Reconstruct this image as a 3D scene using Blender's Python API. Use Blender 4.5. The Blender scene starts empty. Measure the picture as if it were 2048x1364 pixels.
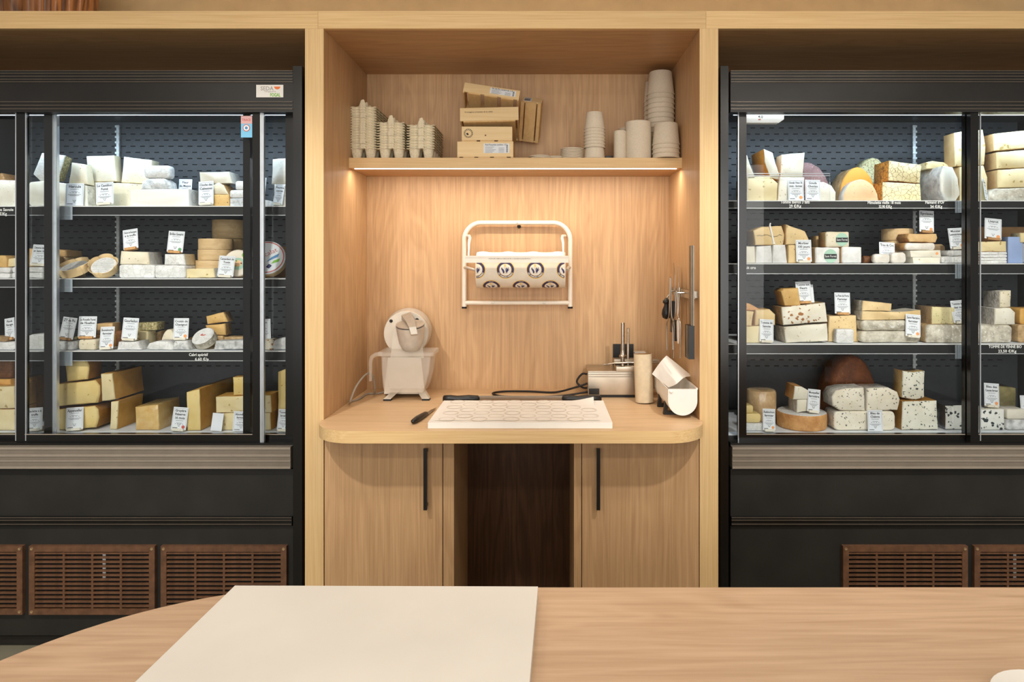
import bpy, bmesh, math, random
from mathutils import Vector, Matrix, Euler

SC = bpy.context.scene
COL = SC.collection
random.seed(7)
# ------------------------------------------------------------------ camera
# x = 0 is the camera axis, y = 0 the front plane of the oak wall unit, z = 0 the floor
D, EYE, S = 2.5, 1.5, 0.0019          # distance to front plane, eye height, metres per pixel there
FPX = D / S
VX, VY = 1090.0, 524.0
cam = bpy.data.cameras.new('camera'); camo = bpy.data.objects.new('camera', cam)
COL.objects.link(camo); SC.camera = camo
camo.location = (0, -D, EYE); camo.rotation_euler = (math.pi / 2, 0, 0)
cam.sensor_width = 36; cam.lens = 36 * FPX / 2048
cam.shift_x = -(VX - 1024) / 2048; cam.shift_y = -(682 - VY) / 2048
cam.clip_start = 0.05
# ------------------------------------------------------------------ light
W = bpy.data.worlds.new('world'); SC.world = W; W.use_nodes = True
W.node_tree.nodes['Background'].inputs[0].default_value = (1.0, 0.97, 0.93, 1)
W.node_tree.nodes['Background'].inputs[1].default_value = 0.38
def area(name, loc, rot, sx, sy, power, color, shape='RECTANGLE', spread=180):
    l = bpy.data.lights.new(name, 'AREA'); l.shape = shape; l.size = sx; l.size_y = sy
    l.energy = power; l.color = color; l.spread = math.radians(spread)
    o = bpy.data.objects.new(name, l); COL.objects.link(o); o.location = loc; o.rotation_euler = rot
    return o
WARM = (1.0, 0.80, 0.56)
for i, (x, y, p) in enumerate(((-2.0, -1.5, 4), (-0.6, -1.5, 4), (0.8, -1.5, 4), (2.0, -1.5, 4), (-1.9, -3.6, 12), (0.0, -3.6, 14), (1.9, -3.6, 12))):
    area('ceiling_light', (x, y, 2.96), (math.radians(12), 0, 0), 0.22, 0.22, p, (1.0, 0.94, 0.86), 'DISK', 150)
def spot(loc, target, power, angle, color):
    l = bpy.data.lights.new('track_spot', 'SPOT'); l.energy = power; l.spot_size = math.radians(angle); l.spot_blend = .7; l.color = color; l.shadow_soft_size = .05
    o = bpy.data.objects.new('track_spot', l); COL.objects.link(o); o.location = loc
    o.rotation_euler = (Vector(target) - Vector(loc)).to_track_quat('-Z', 'Y').to_euler()
for x in (-2.15, -1.3, 1.1, 1.9): spot((x * .95, -1.8, 2.95), (x, .22, .85), 140, 50, (1.0, .97, .93))
area('front_fill', (0, -5.4, 1.6), (math.radians(90), 0, 0), 5.4, 2.2, 140, (1.0, .98, .95))  # added fill behind the camera, brightens upright faces; no window is built
area('wall_fill', (0, .25, 3.0), (math.radians(-35), 0, 0), 5.0, .05, 30, (1.0, .92, .78))  # added fill out of view, brightens the wall strip above the unit
SC.view_settings.view_transform = 'Standard'; SC.view_settings.look = 'None'
SC.view_settings.gamma = 1.0; SC.view_settings.use_curve_mapping = False
SC.view_settings.exposure = 0.0
SC.cycles.max_bounces = 8; SC.cycles.diffuse_bounces = 4; SC.cycles.glossy_bounces = 4
SC.cycles.transparent_max_bounces = 16; SC.cycles.sample_clamp_indirect = 4.0
SC.cycles.caustics_reflective = False; SC.cycles.caustics_refractive = False
# ------------------------------------------------------------------ helpers
def X(px, y=0.0): return (px - VX) * S * (D + y) / D
def Z(py, y=0.0): return EYE - (py - VY) * S * (D + y) / D
def P(px, py, y=0.0): return Vector((X(px, y), y, Z(py, y)))
def floor_hit(px, py, z):                # point of the horizontal plane z seen at a pixel
    d = (EYE - z) * FPX / (py - VY)
    return Vector(((px - VX) * d / FPX, d - D, z))
def lin(c): return tuple((v / 12.92 if v <= .04045 else ((v + .055) / 1.055) ** 2.4) for v in c)
def hx(h): return lin(tuple(int(h[i:i + 2], 16) / 255 for i in (0, 2, 4)))
WP = {}
def tag(o, label=None, cat=None, group=None, kind=None):
    if label: o['label'] = label
    if cat: o['category'] = cat
    if group: o['group'] = group
    if kind: o['kind'] = kind
    return o
def thing(name, loc, label=None, cat=None, group=None, rot=(0, 0, 0), parent=None):
    o = bpy.data.objects.new(name, None); COL.objects.link(o)
    o.empty_display_size = .05
    loc = Vector(loc); WP[o] = loc
    o.parent = parent
    o.location = loc - (WP[parent] if parent else Vector()); o.rotation_euler = rot
    return tag(o, label, cat, group)
class B:
    """collects shapes in one bmesh and links them as one mesh object"""
    def __init__(s): s.bm = bmesh.new(); s.mi = 0
    def face(s, vs, mi=None):
        try: f = s.bm.faces.new(vs)
        except ValueError: return None
        f.material_index = s.mi if mi is None else mi
        return f
    def poly(s, pts, mi=None): return s.face([s.bm.verts.new(p) for p in pts], mi)
    def box(s, x0, x1, y0, y1, z0, z1, M=None, bev=0, mi=None):
        c = [Vector((x, y, z)) for x in (x0, x1) for y in (y0, y1) for z in (z0, z1)]
        if M is not None: c = [M @ p for p in c]
        v = [s.bm.verts.new(p) for p in c]
        fs = [s.face([v[i] for i in q], mi) for q in ((0, 1, 3, 2), (4, 6, 7, 5), (0, 4, 5, 1), (2, 3, 7, 6), (0, 2, 6, 4), (1, 5, 7, 3))]
        if bev:
            es = list({e for f in fs for e in f.edges})
            bmesh.ops.bevel(s.bm, geom=es, offset=bev, segments=2, affect='EDGES', profile=.7)
        return s
    def rings(s, rr, close=True, caps=(True, True), mi=None):
        vv = [[s.bm.verts.new(p) for p in r] for r in rr]
        n = len(vv[0])
        for a, b in zip(vv, vv[1:]):
            for i in range(n if close else n - 1):
                j = (i + 1) % n
                s.face([a[i], a[j], b[j], b[i]], mi)
        if caps[0]: s.face(vv[0][::-1], mi)
        if caps[1]: s.face(vv[-1], mi)
        return s
    def lathe(s, prof, c=(0, 0, 0), n=32, M=None, caps=(True, True), arc=2 * math.pi, mi=None, squash=1):
        c = Vector(c); rr = []
        for r, h in prof:
            ring = []
            for i in range(n):
                a = arc * i / n
                p = Vector((r * math.cos(a), r * math.sin(a) * squash, h))
                ring.append((M @ p if M is not None else p) + c)
            rr.append(ring)
        return s.rings(rr, True, caps, mi)
    def cyl(s, a, b, r, r2=None, n=16, mi=None, caps=(True, True)):
        a, b = Vector(a), Vector(b); q = (b - a).to_track_quat('Z', 'Y').to_matrix(); h = (b - a).length
        return s.lathe([(r, 0), (r if r2 is None else r2, h)], a, n, q, caps, mi=mi)
    def tube(s, pts, r, n=10, mi=None, closed=False):
        pts = [Vector(p) for p in pts]; rr = []; m = len(pts)
        up = Vector((0.123, 0.05, 1)).normalized(); prev = None
        for i, p in enumerate(pts):
            t = (pts[min(i + 1, m - 1)] - pts[max(i - 1, 0)]).normalized()
            if prev is None:
                a = t.cross(up); a = a.normalized() if a.length > .01 else t.cross(Vector((1, 0, 0))).normalized()
            else:
                a = (prev - t * prev.dot(t)).normalized()
            prev = a; b = t.cross(a)
            rad = r[i] if isinstance(r, (list, tuple)) else r
            rr.append([p + (a * math.cos(2 * math.pi * k / n) + b * math.sin(2 * math.pi * k / n)) * rad for k in range(n)])
        return s.rings(rr, True, (True, True), mi)
    def prism(s, out, y0, y1, mi=None, M=None):       # outline (x, z) extruded along y
        f = [Vector((x, y0, z)) for x, z in out]; b = [Vector((x, y1, z)) for x, z in out]
        if M is not None: f = [M @ p for p in f]; b = [M @ p for p in b]
        return s.rings([f, b], True, (True, True), mi)
    def slab(s, out, z0, z1, mi=None):                 # outline (x, y) extruded along z
        return s.rings([[Vector((x, y, z0)) for x, y in out], [Vector((x, y, z1)) for x, y in out]], True, (True, True), mi)
    def obj(s, name, mats, parent=None, smooth=None, local=False, bev=0):
        bm = s.bm
        if bev:
            bmesh.ops.bevel(bm, geom=[e for e in bm.edges if len(e.link_faces) == 2 and e.calc_face_angle(0) > .5], offset=bev, segments=2, affect='EDGES', profile=.7)
        bmesh.ops.recalc_face_normals(bm, faces=bm.faces)
        if not local:
            xs = [v.co for v in bm.verts]
            lo = Vector([min(c[i] for c in xs) for i in range(3)]); hi = Vector([max(c[i] for c in xs) for i in range(3)])
            org = Vector(((lo.x + hi.x) / 2, (lo.y + hi.y) / 2, lo.z))
            for v in bm.verts: v.co -= org
        else: org = Vector()
        me = bpy.data.meshes.new(name); bm.to_mesh(me); bm.free()
        for m in (mats if isinstance(mats, (list, tuple)) else [mats]): me.materials.append(MAT[m])
        if smooth is not None:
            me.polygons.foreach_set('use_smooth', [True] * len(me.polygons))
            me.set_sharp_from_angle(angle=math.radians(smooth))
        o = bpy.data.objects.new(name, me); COL.objects.link(o)
        if local:
            o.parent = parent; WP[o] = Vector()
        else:
            o.parent = parent; WP[o] = org; o.location = org - (WP[parent] if parent else Vector())
        return o
def bx(name, mat, x0, x1, y0, y1, z0, z1, parent=None, bev=0):
    return B().box(x0, x1, y0, y1, z0, z1, bev=bev).obj(name, mat, parent, smooth=40 if bev else None)
def copy_tree(o, loc=None, parent=None, label=None, rot=None):
    c = o.copy(); COL.objects.link(c); c.parent = parent
    if loc is not None: c.location = loc
    if rot is not None: c.rotation_euler = rot
    if label: c['label'] = label
    for ch in o.children: copy_tree(ch, None, c)
    return c
TXT = {}
def text_polys(body, offset=0.012):
    """flat glyph mesh (verts, faces), cap height about .7, centred on x, baseline 0"""
    k = (body, offset)
    if k not in TXT:
        cu = bpy.data.curves.new('t', 'FONT'); cu.body = body; cu.align_x = 'CENTER'; cu.resolution_u = 2; cu.offset = offset
        ob = bpy.data.objects.new('t', cu)
        me = ob.to_mesh()
        TXT[k] = ([v.co.copy() for v in me.vertices], [tuple(p.vertices) for p in me.polygons])
        ob.to_mesh_clear(); bpy.data.objects.remove(ob); bpy.data.curves.remove(cu)
    return TXT[k]
def put_text(b, body, size, org, ux=Vector((1, 0, 0)), uz=Vector((0, 0, 1)), mi=None, maxw=None, offset=.012, mapf=None):
    vs, fs = text_polys(body, offset)
    if not vs: return
    w = max(v.x for v in vs) - min(v.x for v in vs)
    sx = size if maxw is None or w * size <= maxw else maxw / w
    org = Vector(org)
    nv = []
    for v in vs:
        p = org + ux * v.x * sx + uz * v.y * size
        nv.append(b.bm.verts.new(mapf(p) if mapf else p))
    for f in fs: b.face([nv[i] for i in f], mi)
# ------------------------------------------------------------------ materials
MAT = {}
def nodes(name):
    m = bpy.data.materials.new(name); m.use_nodes = True; MAT[name] = m
    nt = m.node_tree; b = nt.nodes['Principled BSDF']
    return m, nt, b
def N(nt, t, **kw):
    n = nt.nodes.new(t)
    for k, v in kw.items():
        if isinstance(v, dict):
            for a, c in v.items(): n.inputs[a].default_value = c
        else: setattr(n, k, v)
    return n
def plain(name, col, rough=.5, metal=0, spec=.5, noise=.08, nscale=30, bump=0, emit=None, trans=0, coat=0):
    m, nt, b = nodes(name); c = hx(col) if isinstance(col, str) else col
    b.inputs['Roughness'].default_value = rough; b.inputs['Metallic'].default_value = metal
    b.inputs['Specular IOR Level'].default_value = spec; b.inputs['Coat Weight'].default_value = coat
    if noise:
        tc = N(nt, 'ShaderNodeTexCoord'); n = N(nt, 'ShaderNodeTexNoise', inputs={'Scale': nscale, 'Detail': 4})
        nt.links.new(tc.outputs['Object'], n.inputs['Vector'])
        r = N(nt, 'ShaderNodeValToRGB'); e = r.color_ramp.elements
        e[0].color = (*[v * (1 - noise * 1.6) for v in c], 1); e[1].color = (*[min(1, v * (1 + noise)) for v in c], 1)
        e[0].position = .3; e[1].position = .7
        nt.links.new(n.outputs['Fac'], r.inputs['Fac']); nt.links.new(r.outputs['Color'], b.inputs['Base Color'])
        if bump:
            bp = N(nt, 'ShaderNodeBump', inputs={'Strength': bump, 'Distance': .002}); nt.links.new(n.outputs['Fac'], bp.inputs['Height']); nt.links.new(bp.outputs['Normal'], b.inputs['Normal'])
    else: b.inputs['Base Color'].default_value = (*c, 1)
    if emit:
        b.inputs['Emission Color'].default_value = (*emit[0], 1); b.inputs['Emission Strength'].default_value = emit[1]
    if trans: b.inputs['Transmission Weight'].default_value = trans
    return m
def wood(name, c1, c2, axis='Z', rough=.45, fine=1.0, cath=1.0, spec=.35, knots=False):
    """oak: long streaks along an axis, fine pores and, where cath > 0, cathedral figure"""
    m, nt, b = nodes(name); L = nt.links.new
    tc = N(nt, 'ShaderNodeTexCoord'); geo = N(nt, 'ShaderNodeNewGeometry')
    oi = N(nt, 'ShaderNodeObjectInfo'); off = N(nt, 'ShaderNodeVectorMath', operation='MULTIPLY_ADD')
    cmb = N(nt, 'ShaderNodeCombineXYZ'); 
    for k in range(3): L(oi.outputs['Random'], cmb.inputs[k])
    off.inputs[1].default_value = (7.3, 9.1, 5.7); L(cmb.outputs[0], off.inputs[0]); L(geo.outputs['Position'], off.inputs[2])
    def stretched(s_along, s_across):
        mp = N(nt, 'ShaderNodeMapping'); v = [s_across] * 3; v['XYZ'.index(axis)] = s_along
        mp.inputs['Scale'].default_value = v; L(off.outputs[0], mp.inputs['Vector']); return mp
    n1 = N(nt, 'ShaderNodeTexNoise', inputs={'Scale': 1.0, 'Detail': 6, 'Roughness': .65, 'Distortion': .25}); L(stretched(3, 130 * fine).outputs[0], n1.inputs['Vector'])
    n2 = N(nt, 'ShaderNodeTexNoise', inputs={'Scale': 1.0, 'Detail': 3, 'Roughness': .5, 'Distortion': .8}); L(stretched(.8, 6.5).outputs[0], n2.inputs['Vector'])
    # figure: rings of a slowly varying field
    mul = N(nt, 'ShaderNodeMath', operation='MULTIPLY'); L(n2.outputs['Fac'], mul.inputs[0]); mul.inputs[1].default_value = 60
    sn = N(nt, 'ShaderNodeMath', operation='SINE'); L(mul.outputs[0], sn.inputs[0])
    ring = N(nt, 'ShaderNodeMapRange', inputs={'From Min': -1, 'From Max': 1, 'To Min': 0, 'To Max': 1}); L(sn.outputs[0], ring.inputs['Value'])
    mix = N(nt, 'ShaderNodeMix', data_type='FLOAT', inputs={'Factor': .16 * cath}); L(n1.outputs['Fac'], mix.inputs['A']); L(ring.outputs[0], mix.inputs['B'])
    ramp = N(nt, 'ShaderNodeValToRGB'); e = ramp.color_ramp.elements
    e[0].color = (*hx(c2), 1); e[1].color = (*hx(c1), 1); e[0].position = .25; e[1].position = .72
    L(mix.outputs['Result'], ramp.inputs['Fac'])
    n3 = N(nt, 'ShaderNodeTexNoise', inputs={'Scale': 1.0, 'Detail': 2}); L(stretched(.7, 2.6).outputs[0], n3.inputs['Vector'])
    hv = N(nt, 'ShaderNodeHueSaturation'); mr = N(nt, 'ShaderNodeMapRange', inputs={'From Min': .3, 'From Max': .7, 'To Min': .90, 'To Max': 1.08})
    L(n3.outputs['Fac'], mr.inputs['Value']); L(mr.outputs[0], hv.inputs['Value']); L(ramp.outputs['Color'], hv.inputs['Color'])
    L(hv.outputs['Color'], b.inputs['Base Color'])
    b.inputs['Roughness'].default_value = rough; b.inputs['Specular IOR Level'].default_value = spec
    bp = N(nt, 'ShaderNodeBump', inputs={'Strength': .12, 'Distance': .001}); L(n1.outputs['Fac'], bp.inputs['Height']); L(bp.outputs['Normal'], b.inputs['Normal'])
    return m
def cheese(name, c1, c2, scale=18, spot=None, sscale=60, sth=.28, rough=.6, bump=.35, contrast=.25, crack=None, kscale=22, kw=.06, stretch=(1, 1, 1), spec=.35, coat=0, smooth_spot=False):
    """a mottled food surface: two tones, optional round specks, optional cracks (cell borders)"""
    m, nt, b = nodes(name); L = nt.links.new
    tc = N(nt, 'ShaderNodeTexCoord'); oi = N(nt, 'ShaderNodeObjectInfo')
    mp = N(nt, 'ShaderNodeMapping'); mp.inputs['Scale'].default_value = stretch
    mu = N(nt, 'ShaderNodeMath', operation='MULTIPLY'); mu.inputs[1].default_value = 37.0; L(oi.outputs['Random'], mu.inputs[0])
    cb = N(nt, 'ShaderNodeCombineXYZ')
    for k in range(3): L(mu.outputs[0], cb.inputs[k])
    L(cb.outputs[0], mp.inputs['Location']); L(tc.outputs['Object'], mp.inputs['Vector'])
    n = N(nt, 'ShaderNodeTexNoise', inputs={'Scale': scale, 'Detail': 6, 'Roughness': .62}); L(mp.outputs[0], n.inputs['Vector'])
    r = N(nt, 'ShaderNodeValToRGB'); e = r.color_ramp.elements
    e[0].color = (*hx(c2), 1); e[1].color = (*hx(c1), 1); e[0].position = .5 - contrast; e[1].position = .5 + contrast * .5
    L(n.outputs['Fac'], r.inputs['Fac']); col = r.outputs['Color']; hgt = n.outputs['Fac']
    if spot:
        v = N(nt, 'ShaderNodeTexVoronoi', inputs={'Scale': sscale, 'Randomness': 1.0})
        wq = N(nt, 'ShaderNodeTexNoise', inputs={'Scale': sscale * .9, 'Detail': 3}); L(mp.outputs[0], wq.inputs['Vector'])
        aq = N(nt, 'ShaderNodeVectorMath', operation='MULTIPLY_ADD'); L(wq.outputs['Color'], aq.inputs[0]); aq.inputs[1].default_value = (1.4 / sscale,) * 3; L(mp.outputs[0], aq.inputs[2]); L(aq.outputs[0], v.inputs['Vector'])
        n5 = N(nt, 'ShaderNodeTexNoise', inputs={'Scale': sscale * .22, 'Detail': 2}); L(mp.outputs[0], n5.inputs['Vector'])
        th = N(nt, 'ShaderNodeMath', operation='MULTIPLY'); L(n5.outputs['Fac'], th.inputs[0]); th.inputs[1].default_value = sth * 2
        lt = N(nt, 'ShaderNodeMath', operation='SUBTRACT'); L(th.outputs[0], lt.inputs[0]); L(v.outputs['Distance'], lt.inputs[1])
        st = N(nt, 'ShaderNodeMapRange', inputs={'From Min': 0, 'From Max': .08 if not smooth_spot else .3, 'To Min': 0, 'To Max': 1}); L(lt.outputs[0], st.inputs['Value'])
        mx = N(nt, 'ShaderNodeMix', data_type='RGBA'); L(st.outputs[0], mx.inputs['Factor']); L(col, mx.inputs['A']); mx.inputs['B'].default_value = (*hx(spot), 1); col = mx.outputs['Result']
    if crack:
        v2 = N(nt, 'ShaderNodeTexVoronoi', feature='DISTANCE_TO_EDGE', inputs={'Scale': kscale}); 
        wn = N(nt, 'ShaderNodeTexNoise', inputs={'Scale': kscale * 1.3, 'Detail': 2}); L(mp.outputs[0], wn.inputs['Vector'])
        ad = N(nt, 'ShaderNodeVectorMath', operation='MULTIPLY_ADD'); L(wn.outputs['Color'], ad.inputs[0]); ad.inputs[1].default_value = (.6 / kscale,) * 3; L(mp.outputs[0], ad.inputs[2])
        L(ad.outputs[0], v2.inputs['Vector'])
        s2 = N(nt, 'ShaderNodeMapRange', inputs={'From Min': 0, 'From Max': kw, 'To Min': 1, 'To Max': 0}); L(v2.outputs['Distance'], s2.inputs['Value'])
        m2 = N(nt, 'ShaderNodeMix', data_type='RGBA'); L(s2.outputs[0], m2.inputs['Factor']); L(col, m2.inputs['A']); m2.inputs['B'].default_value = (*hx(crack), 1); col = m2.outputs['Result']
    L(col, b.inputs['Base Color']); b.inputs['Roughness'].default_value = rough; b.inputs['Specular IOR Level'].default_value = spec
    b.inputs['Coat Weight'].default_value = coat; b.inputs['Coat Roughness'].default_value = .12
    bp = N(nt, 'ShaderNodeBump', inputs={'Strength': min(1, bump), 'Distance': .006}); L(hgt, bp.inputs['Height']); L(bp.outputs['Normal'], b.inputs['Normal'])
    return m
def pane_mat(name, tint=(1, 1, 1), refl=1.0, rough=0.0):
    m = bpy.data.materials.new(name); m.use_nodes = True; MAT[name] = m; nt = m.node_tree; nt.nodes.clear(); L = nt.links.new
    out = N(nt, 'ShaderNodeOutputMaterial'); tr = N(nt, 'ShaderNodeBsdfTransparent'); tr.inputs[0].default_value = (*tint, 1)
    gl = N(nt, 'ShaderNodeBsdfGlossy', inputs={'Roughness': rough}); fr = N(nt, 'ShaderNodeFresnel', inputs={'IOR': 1.45})
    mu = N(nt, 'ShaderNodeMath', operation='MULTIPLY'); mu.inputs[1].default_value = refl; L(fr.outputs[0], mu.inputs[0])
    mx = N(nt, 'ShaderNodeMixShader'); L(mu.outputs[0], mx.inputs[0]); L(tr.outputs[0], mx.inputs[1]); L(gl.outputs[0], mx.inputs[2]); L(mx.outputs[0], out.inputs[0])
    return m
def frosted(name, col, alpha, rough=.25):
    m = bpy.data.materials.new(name); m.use_nodes = True; MAT[name] = m; nt = m.node_tree; b = nt.nodes['Principled BSDF']; L = nt.links.new
    b.inputs['Base Color'].default_value = (*hx(col), 1); b.inputs['Roughness'].default_value = rough
    n = N(nt, 'ShaderNodeTexNoise', inputs={'Scale': 60, 'Detail': 3}); mr = N(nt, 'ShaderNodeMapRange', inputs={'To Min': alpha - .06, 'To Max': alpha + .06}); L(n.outputs['Fac'], mr.inputs['Value']); L(mr.outputs[0], b.inputs['Alpha'])
    return m
# oak in the four grain directions it is used in
wood('oak_upright', 'd2ab7e', 'af8860', 'Z', fine=1.5, cath=.8); wood('oak_across', 'cfa779', 'ac855d', 'X', fine=1.5, cath=.8); wood('oak_shaded', '5a3d28', '34210f', 'Z')
wood('oak_edge_upright', 'eccb95', 'd4ad76', 'Z', fine=1.6, cath=.15); wood('oak_edge_across', 'eccb95', 'd2aa72', 'X', fine=1.6, cath=.15)
wood('oak_worktop', 'dcbb92', 'c29f76', 'X', fine=.8, cath=.5); wood('oak_counter', 'c9a98a', 'ad8c6c', 'X', fine=.55, cath=.8, rough=.38)
wood('poplar', 'efd5a5', 'e0c08b', 'X', fine=.5, cath=.3, rough=.6); wood('poplar_upright', 'dcb982', 'c79f68', 'Y', fine=.5, cath=.3, rough=.6)
wood('veneer', 'dcc093', 'bd9a68', 'X', fine=.5, cath=.3, rough=.6); wood('bark', '8a5a34', '2e1a0d', 'Z', rough=.25, fine=.35, cath=1.5)
plain('beige_wall', 'c0a87e', .8, nscale=9, noise=.06); plain('plaster', 'e6ddcf', .9, noise=.03); plain('floor_stone', '6e6958', .55, nscale=6, noise=.15)
plain('black_metal', '1b1815', .38, 0, .5, .12, 14); plain('black_gloss', '0f0d0b', .22, 0, .55, .1, 10); plain('black_edge', '5f564b', .25, .4, .6, .1, 10)
plain('charcoal', '211f1b', .5, 0, .4, .15, 8); plain('dark_gap', '070707', .9, noise=0)
plain('bumper_grey', '766c5f', .45, .15, .4, .05, 20); plain('bumper_edge', '9d9182', .35, .2, .5, .04, 20)
plain('aluminium', 'cfd4d8', .3, .75, .5, .05, 20); plain('steel', 'b5ada0', .28, 1.0, .5, .05, 12); plain('steel_brushed', 'c4b8a6', .34, 1.0, .5, .12, 9); plain('galvanised', 'dfe3e2', .35, .35, .5, .08, 30)
plain('steel_dull', '7d7264', .4, .9, .5, .1, 20); plain('grille_brown', '654631', .42, .1, .5, .18, 40); plain('screw_brass', 'd2b48c', .3, .8, .5, 0)
plain('fridge_back', '484b4e', .45, .2, .5, .06, 60); plain('fridge_inner', '2c2d2e', .4, .1, .5, .06, 20); plain('rail_black', '1b1b1a', .3, .05, .5, .08, 20); plain('slot_black', '050505', .9, noise=0)
plain('shelf_paper', 'dfe4e8', .6, noise=.05); plain('white_line', 'efeee9', .5, noise=0)
plain('enamel', 'efe6d6', .32, 0, .5, .03, 20); plain('white_plastic', 'eeeae2', .35, 0, .5, .03, 12); plain('board_white', 'efece4', .42, 0, .4, .03, 7); plain('board_counter', 'd6d1c9', .5, 0, .35, .04, 4)
plain('black_plastic', '151413', .38, 0, .5, .1, 30); plain('rubber', '0e0d0c', .6, noise=0); plain('cable_grey', '9a9184', .5, noise=0)
plain('cast_alu', 'd0c9bd', .38, .35, .5, .06, 40); plain('cast_grey', 'cfc6b6', .5, .05, .4, .04, 20); plain('lid_grey', 'b3aa9c', .45, .4, .5, .06, 30)
plain('card_white', 'dfe3e6', .55, noise=0); plain('ink', '1d1d20', .7, noise=0); plain('ink_soft', '8d9196', .7, noise=0); plain('seal_orange', 'e79a5c', .6, noise=0); plain('seal_green', '5f9a6a', .6, noise=0); plain('seal_blue', '4a86b8', .6, noise=0)
plain('navy', '2b2a5c', .6, noise=0); plain('yellow_ink', 'efc23a', .6, noise=0); plain('ghost_ink', 'ddd4c6', .6, noise=0); plain('red_ink', 'c05a50', .6, noise=0); plain('green_ink', '7dbb3c', .6, noise=0); plain('orange_ink', 'f0793a', .5, noise=0); plain('grey_ink', 'a9a29c', .6, noise=0); plain('mint_ink', 'a5c9b2', .6, noise=0)
plain('sticker_pink', 'd9a9a6', .4, noise=0); plain('sticker_blue', '79bfe0', .4, noise=0); plain('paper_wrap', 'e7dcc9', .6, 0, .3, .03, 30); plain('paper_white', 'f1ece2', .6, 0, .3, .02, 20)
plain('pulp', 'e8dcbd', .9, 0, .1, .12, 120, .4); plain('cup_paper', 'dccfb9', .75, 0, .2, .04, 160); plain('card_tube', 'd9c7a8', .8, 0, .2, .06, 40)
plain('kraft', 'a98257', .8, 0, .2, .08, 30); plain('blue_box', '8fa3c9', .6, 0, .3, .05, 20); plain('cork', 'c99a66', .8, 0, .1, .2, 150)
plain('led', 'ffffff', .5, noise=0, emit=((1, .86, .66), 4)); plain('led_cool', 'ffffff', .5, noise=0, emit=((.8, .9, 1), 3))
plain('foil', 'b9bcc0', .25, .9, .5, .2, 40, .8)
pane_mat('glass', (.97, .98, .98), .45); pane_mat('acrylic', (.97, .97, .96), 1.6, .05); frosted('clear_tub', 'd8cdbd', .26, .2); frosted('rail_clip', 'c9d6e0', .35, .2)
pane_mat('film', (.98, .98, .97), 2.2, .12)
# cheeses
cheese('cream', 'ded5bd', 'cdbf9b', 10, '9c8a66', 60, .17, contrast=.22, bump=.4)
cheese('ivory', 'e3dece', 'd3cbb5', 12, 'b3a888', 50, .16, contrast=.22, bump=.4)
cheese('bloom', 'e2e1de', 'c9c8c2', 30, bump=.9, contrast=.22, crack='b9b7ae', kscale=42, kw=.035)
cheese('ash', 'dadad7', '8f908e', 34, '8a8b8a', 60, .24, bump=.9, contrast=.2, smooth_spot=True)
cheese('tomme', 'd3ccba', '8d8471', 30, 'efeeea', 70, .3, bump=1.0, contrast=.22, smooth_spot=True)
cheese('tomme_tan', 'c2a376', '7d6038', 26, 'ddd2b8', 60, .2, bump=.9, contrast=.22, smooth_spot=True)
cheese('butter', 'e3cd8f', 'd6b86c', 9, 'b08e48', 48, .16, contrast=.25, bump=.4)
cheese('butter_pale', 'e2d3a8', 'd3bd85', 9, 'b0955a', 36, .19, contrast=.25, bump=.4)
cheese('gold', 'd8a95a', 'bd8436', 14, contrast=.3, bump=.3)
cheese('gold_rind', 'b0803e', '7a5324', 20, contrast=.3, bump=.7)
cheese('brown_rind', '7c4f2a', '45270f', 24, 'b58b55', 90, .13, contrast=.25, bump=.9)
cheese('tan', 'd3b07c', 'b88f58', 16, contrast=.3, bump=.4)
cheese('tan_pitted', 'd8b271', 'bf934f', 16, '8a6233', 80, .16, contrast=.3, bump=.5)
cheese('washed', 'd7a468', 'a86c38', 20, 'ead7bd', 60, .2, contrast=.25, bump=.8, smooth_spot=True)
cheese('orange', 'e9a043', 'd98a2c', 9, contrast=.35, bump=.15)
cheese('orange_rind', 'e8993c', 'cf8433', 12, 'f0dcc0', 40, .16, contrast=.3, bump=.4, smooth_spot=True)
cheese('peach', 'f0c79a', 'e6b583', 9, 'a8683e', 90, .13, contrast=.25, bump=.4)
cheese('blue', 'e6e3d3', 'd2cfba', 14, '45504d', 70, .27, contrast=.22, bump=.25)
cheese('blue_light', 'ece5d3', 'dcd2ba', 14, '6a6a60', 80, .23, contrast=.22, bump=.2)
cheese('blue_strong', 'e9e8e0', 'd3d4cc', 14, '2f3a3c', 58, .33, contrast=.22, bump=.3)
cheese('blue_pressed', 'e8e4d8', 'cfcabb', 12, '8f9294', 60, .22, contrast=.3, bump=.3, smooth_spot=True)
cheese('cobbled', 'ece0b4', 'd9c88f', 9, contrast=.35, bump=.2, crack='6e4325', kscale=52, kw=.05)
cheese('cobbled_gold', 'd9963e', 'b87026', 12, contrast=.3, bump=.3, crack='3f210f', kscale=60, kw=.09)
cheese('pistachio', 'dcd7a6', 'bfb98a', 14, '7c5b6a', 60, .2, contrast=.3, bump=.3, crack='8a6d4f', kscale=50, kw=.06)
cheese('herbs', 'b9aa78', '5f5a34', 90, 'e3d9b0', 120, .3, contrast=.2, bump=1.2)
cheese('mauve_rind', '8a6a68', '6d5050', 20, 'b79c96', 220, .3, contrast=.25, bump=.8)
cheese('flowers', 'e9e3d2', 'd5ccb4', 14, 'a06a3c', 52, .30, contrast=.22, bump=.5)
cheese('garlic', 'dcd0a0', 'c7b985', 16, '6f7a48', 110, .2, contrast=.3, bump=.3)
cheese('rind_grey', 'd9d3c8', '9b9287', 40, contrast=.22, bump=1.0)
cheese('wrapped', 'e4ded2', 'c6bdb0', 22, contrast=.25, bump=.9, rough=.2, coat=.8)
cheese('wrapped_tan', 'd2b48a', 'a88458', 22, contrast=.25, bump=.9, rough=.2, coat=.8)
cheese('wrapped_gold', 'e0c487', 'c99a4e', 16, contrast=.25, bump=.7, rough=.2, coat=.8)
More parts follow.
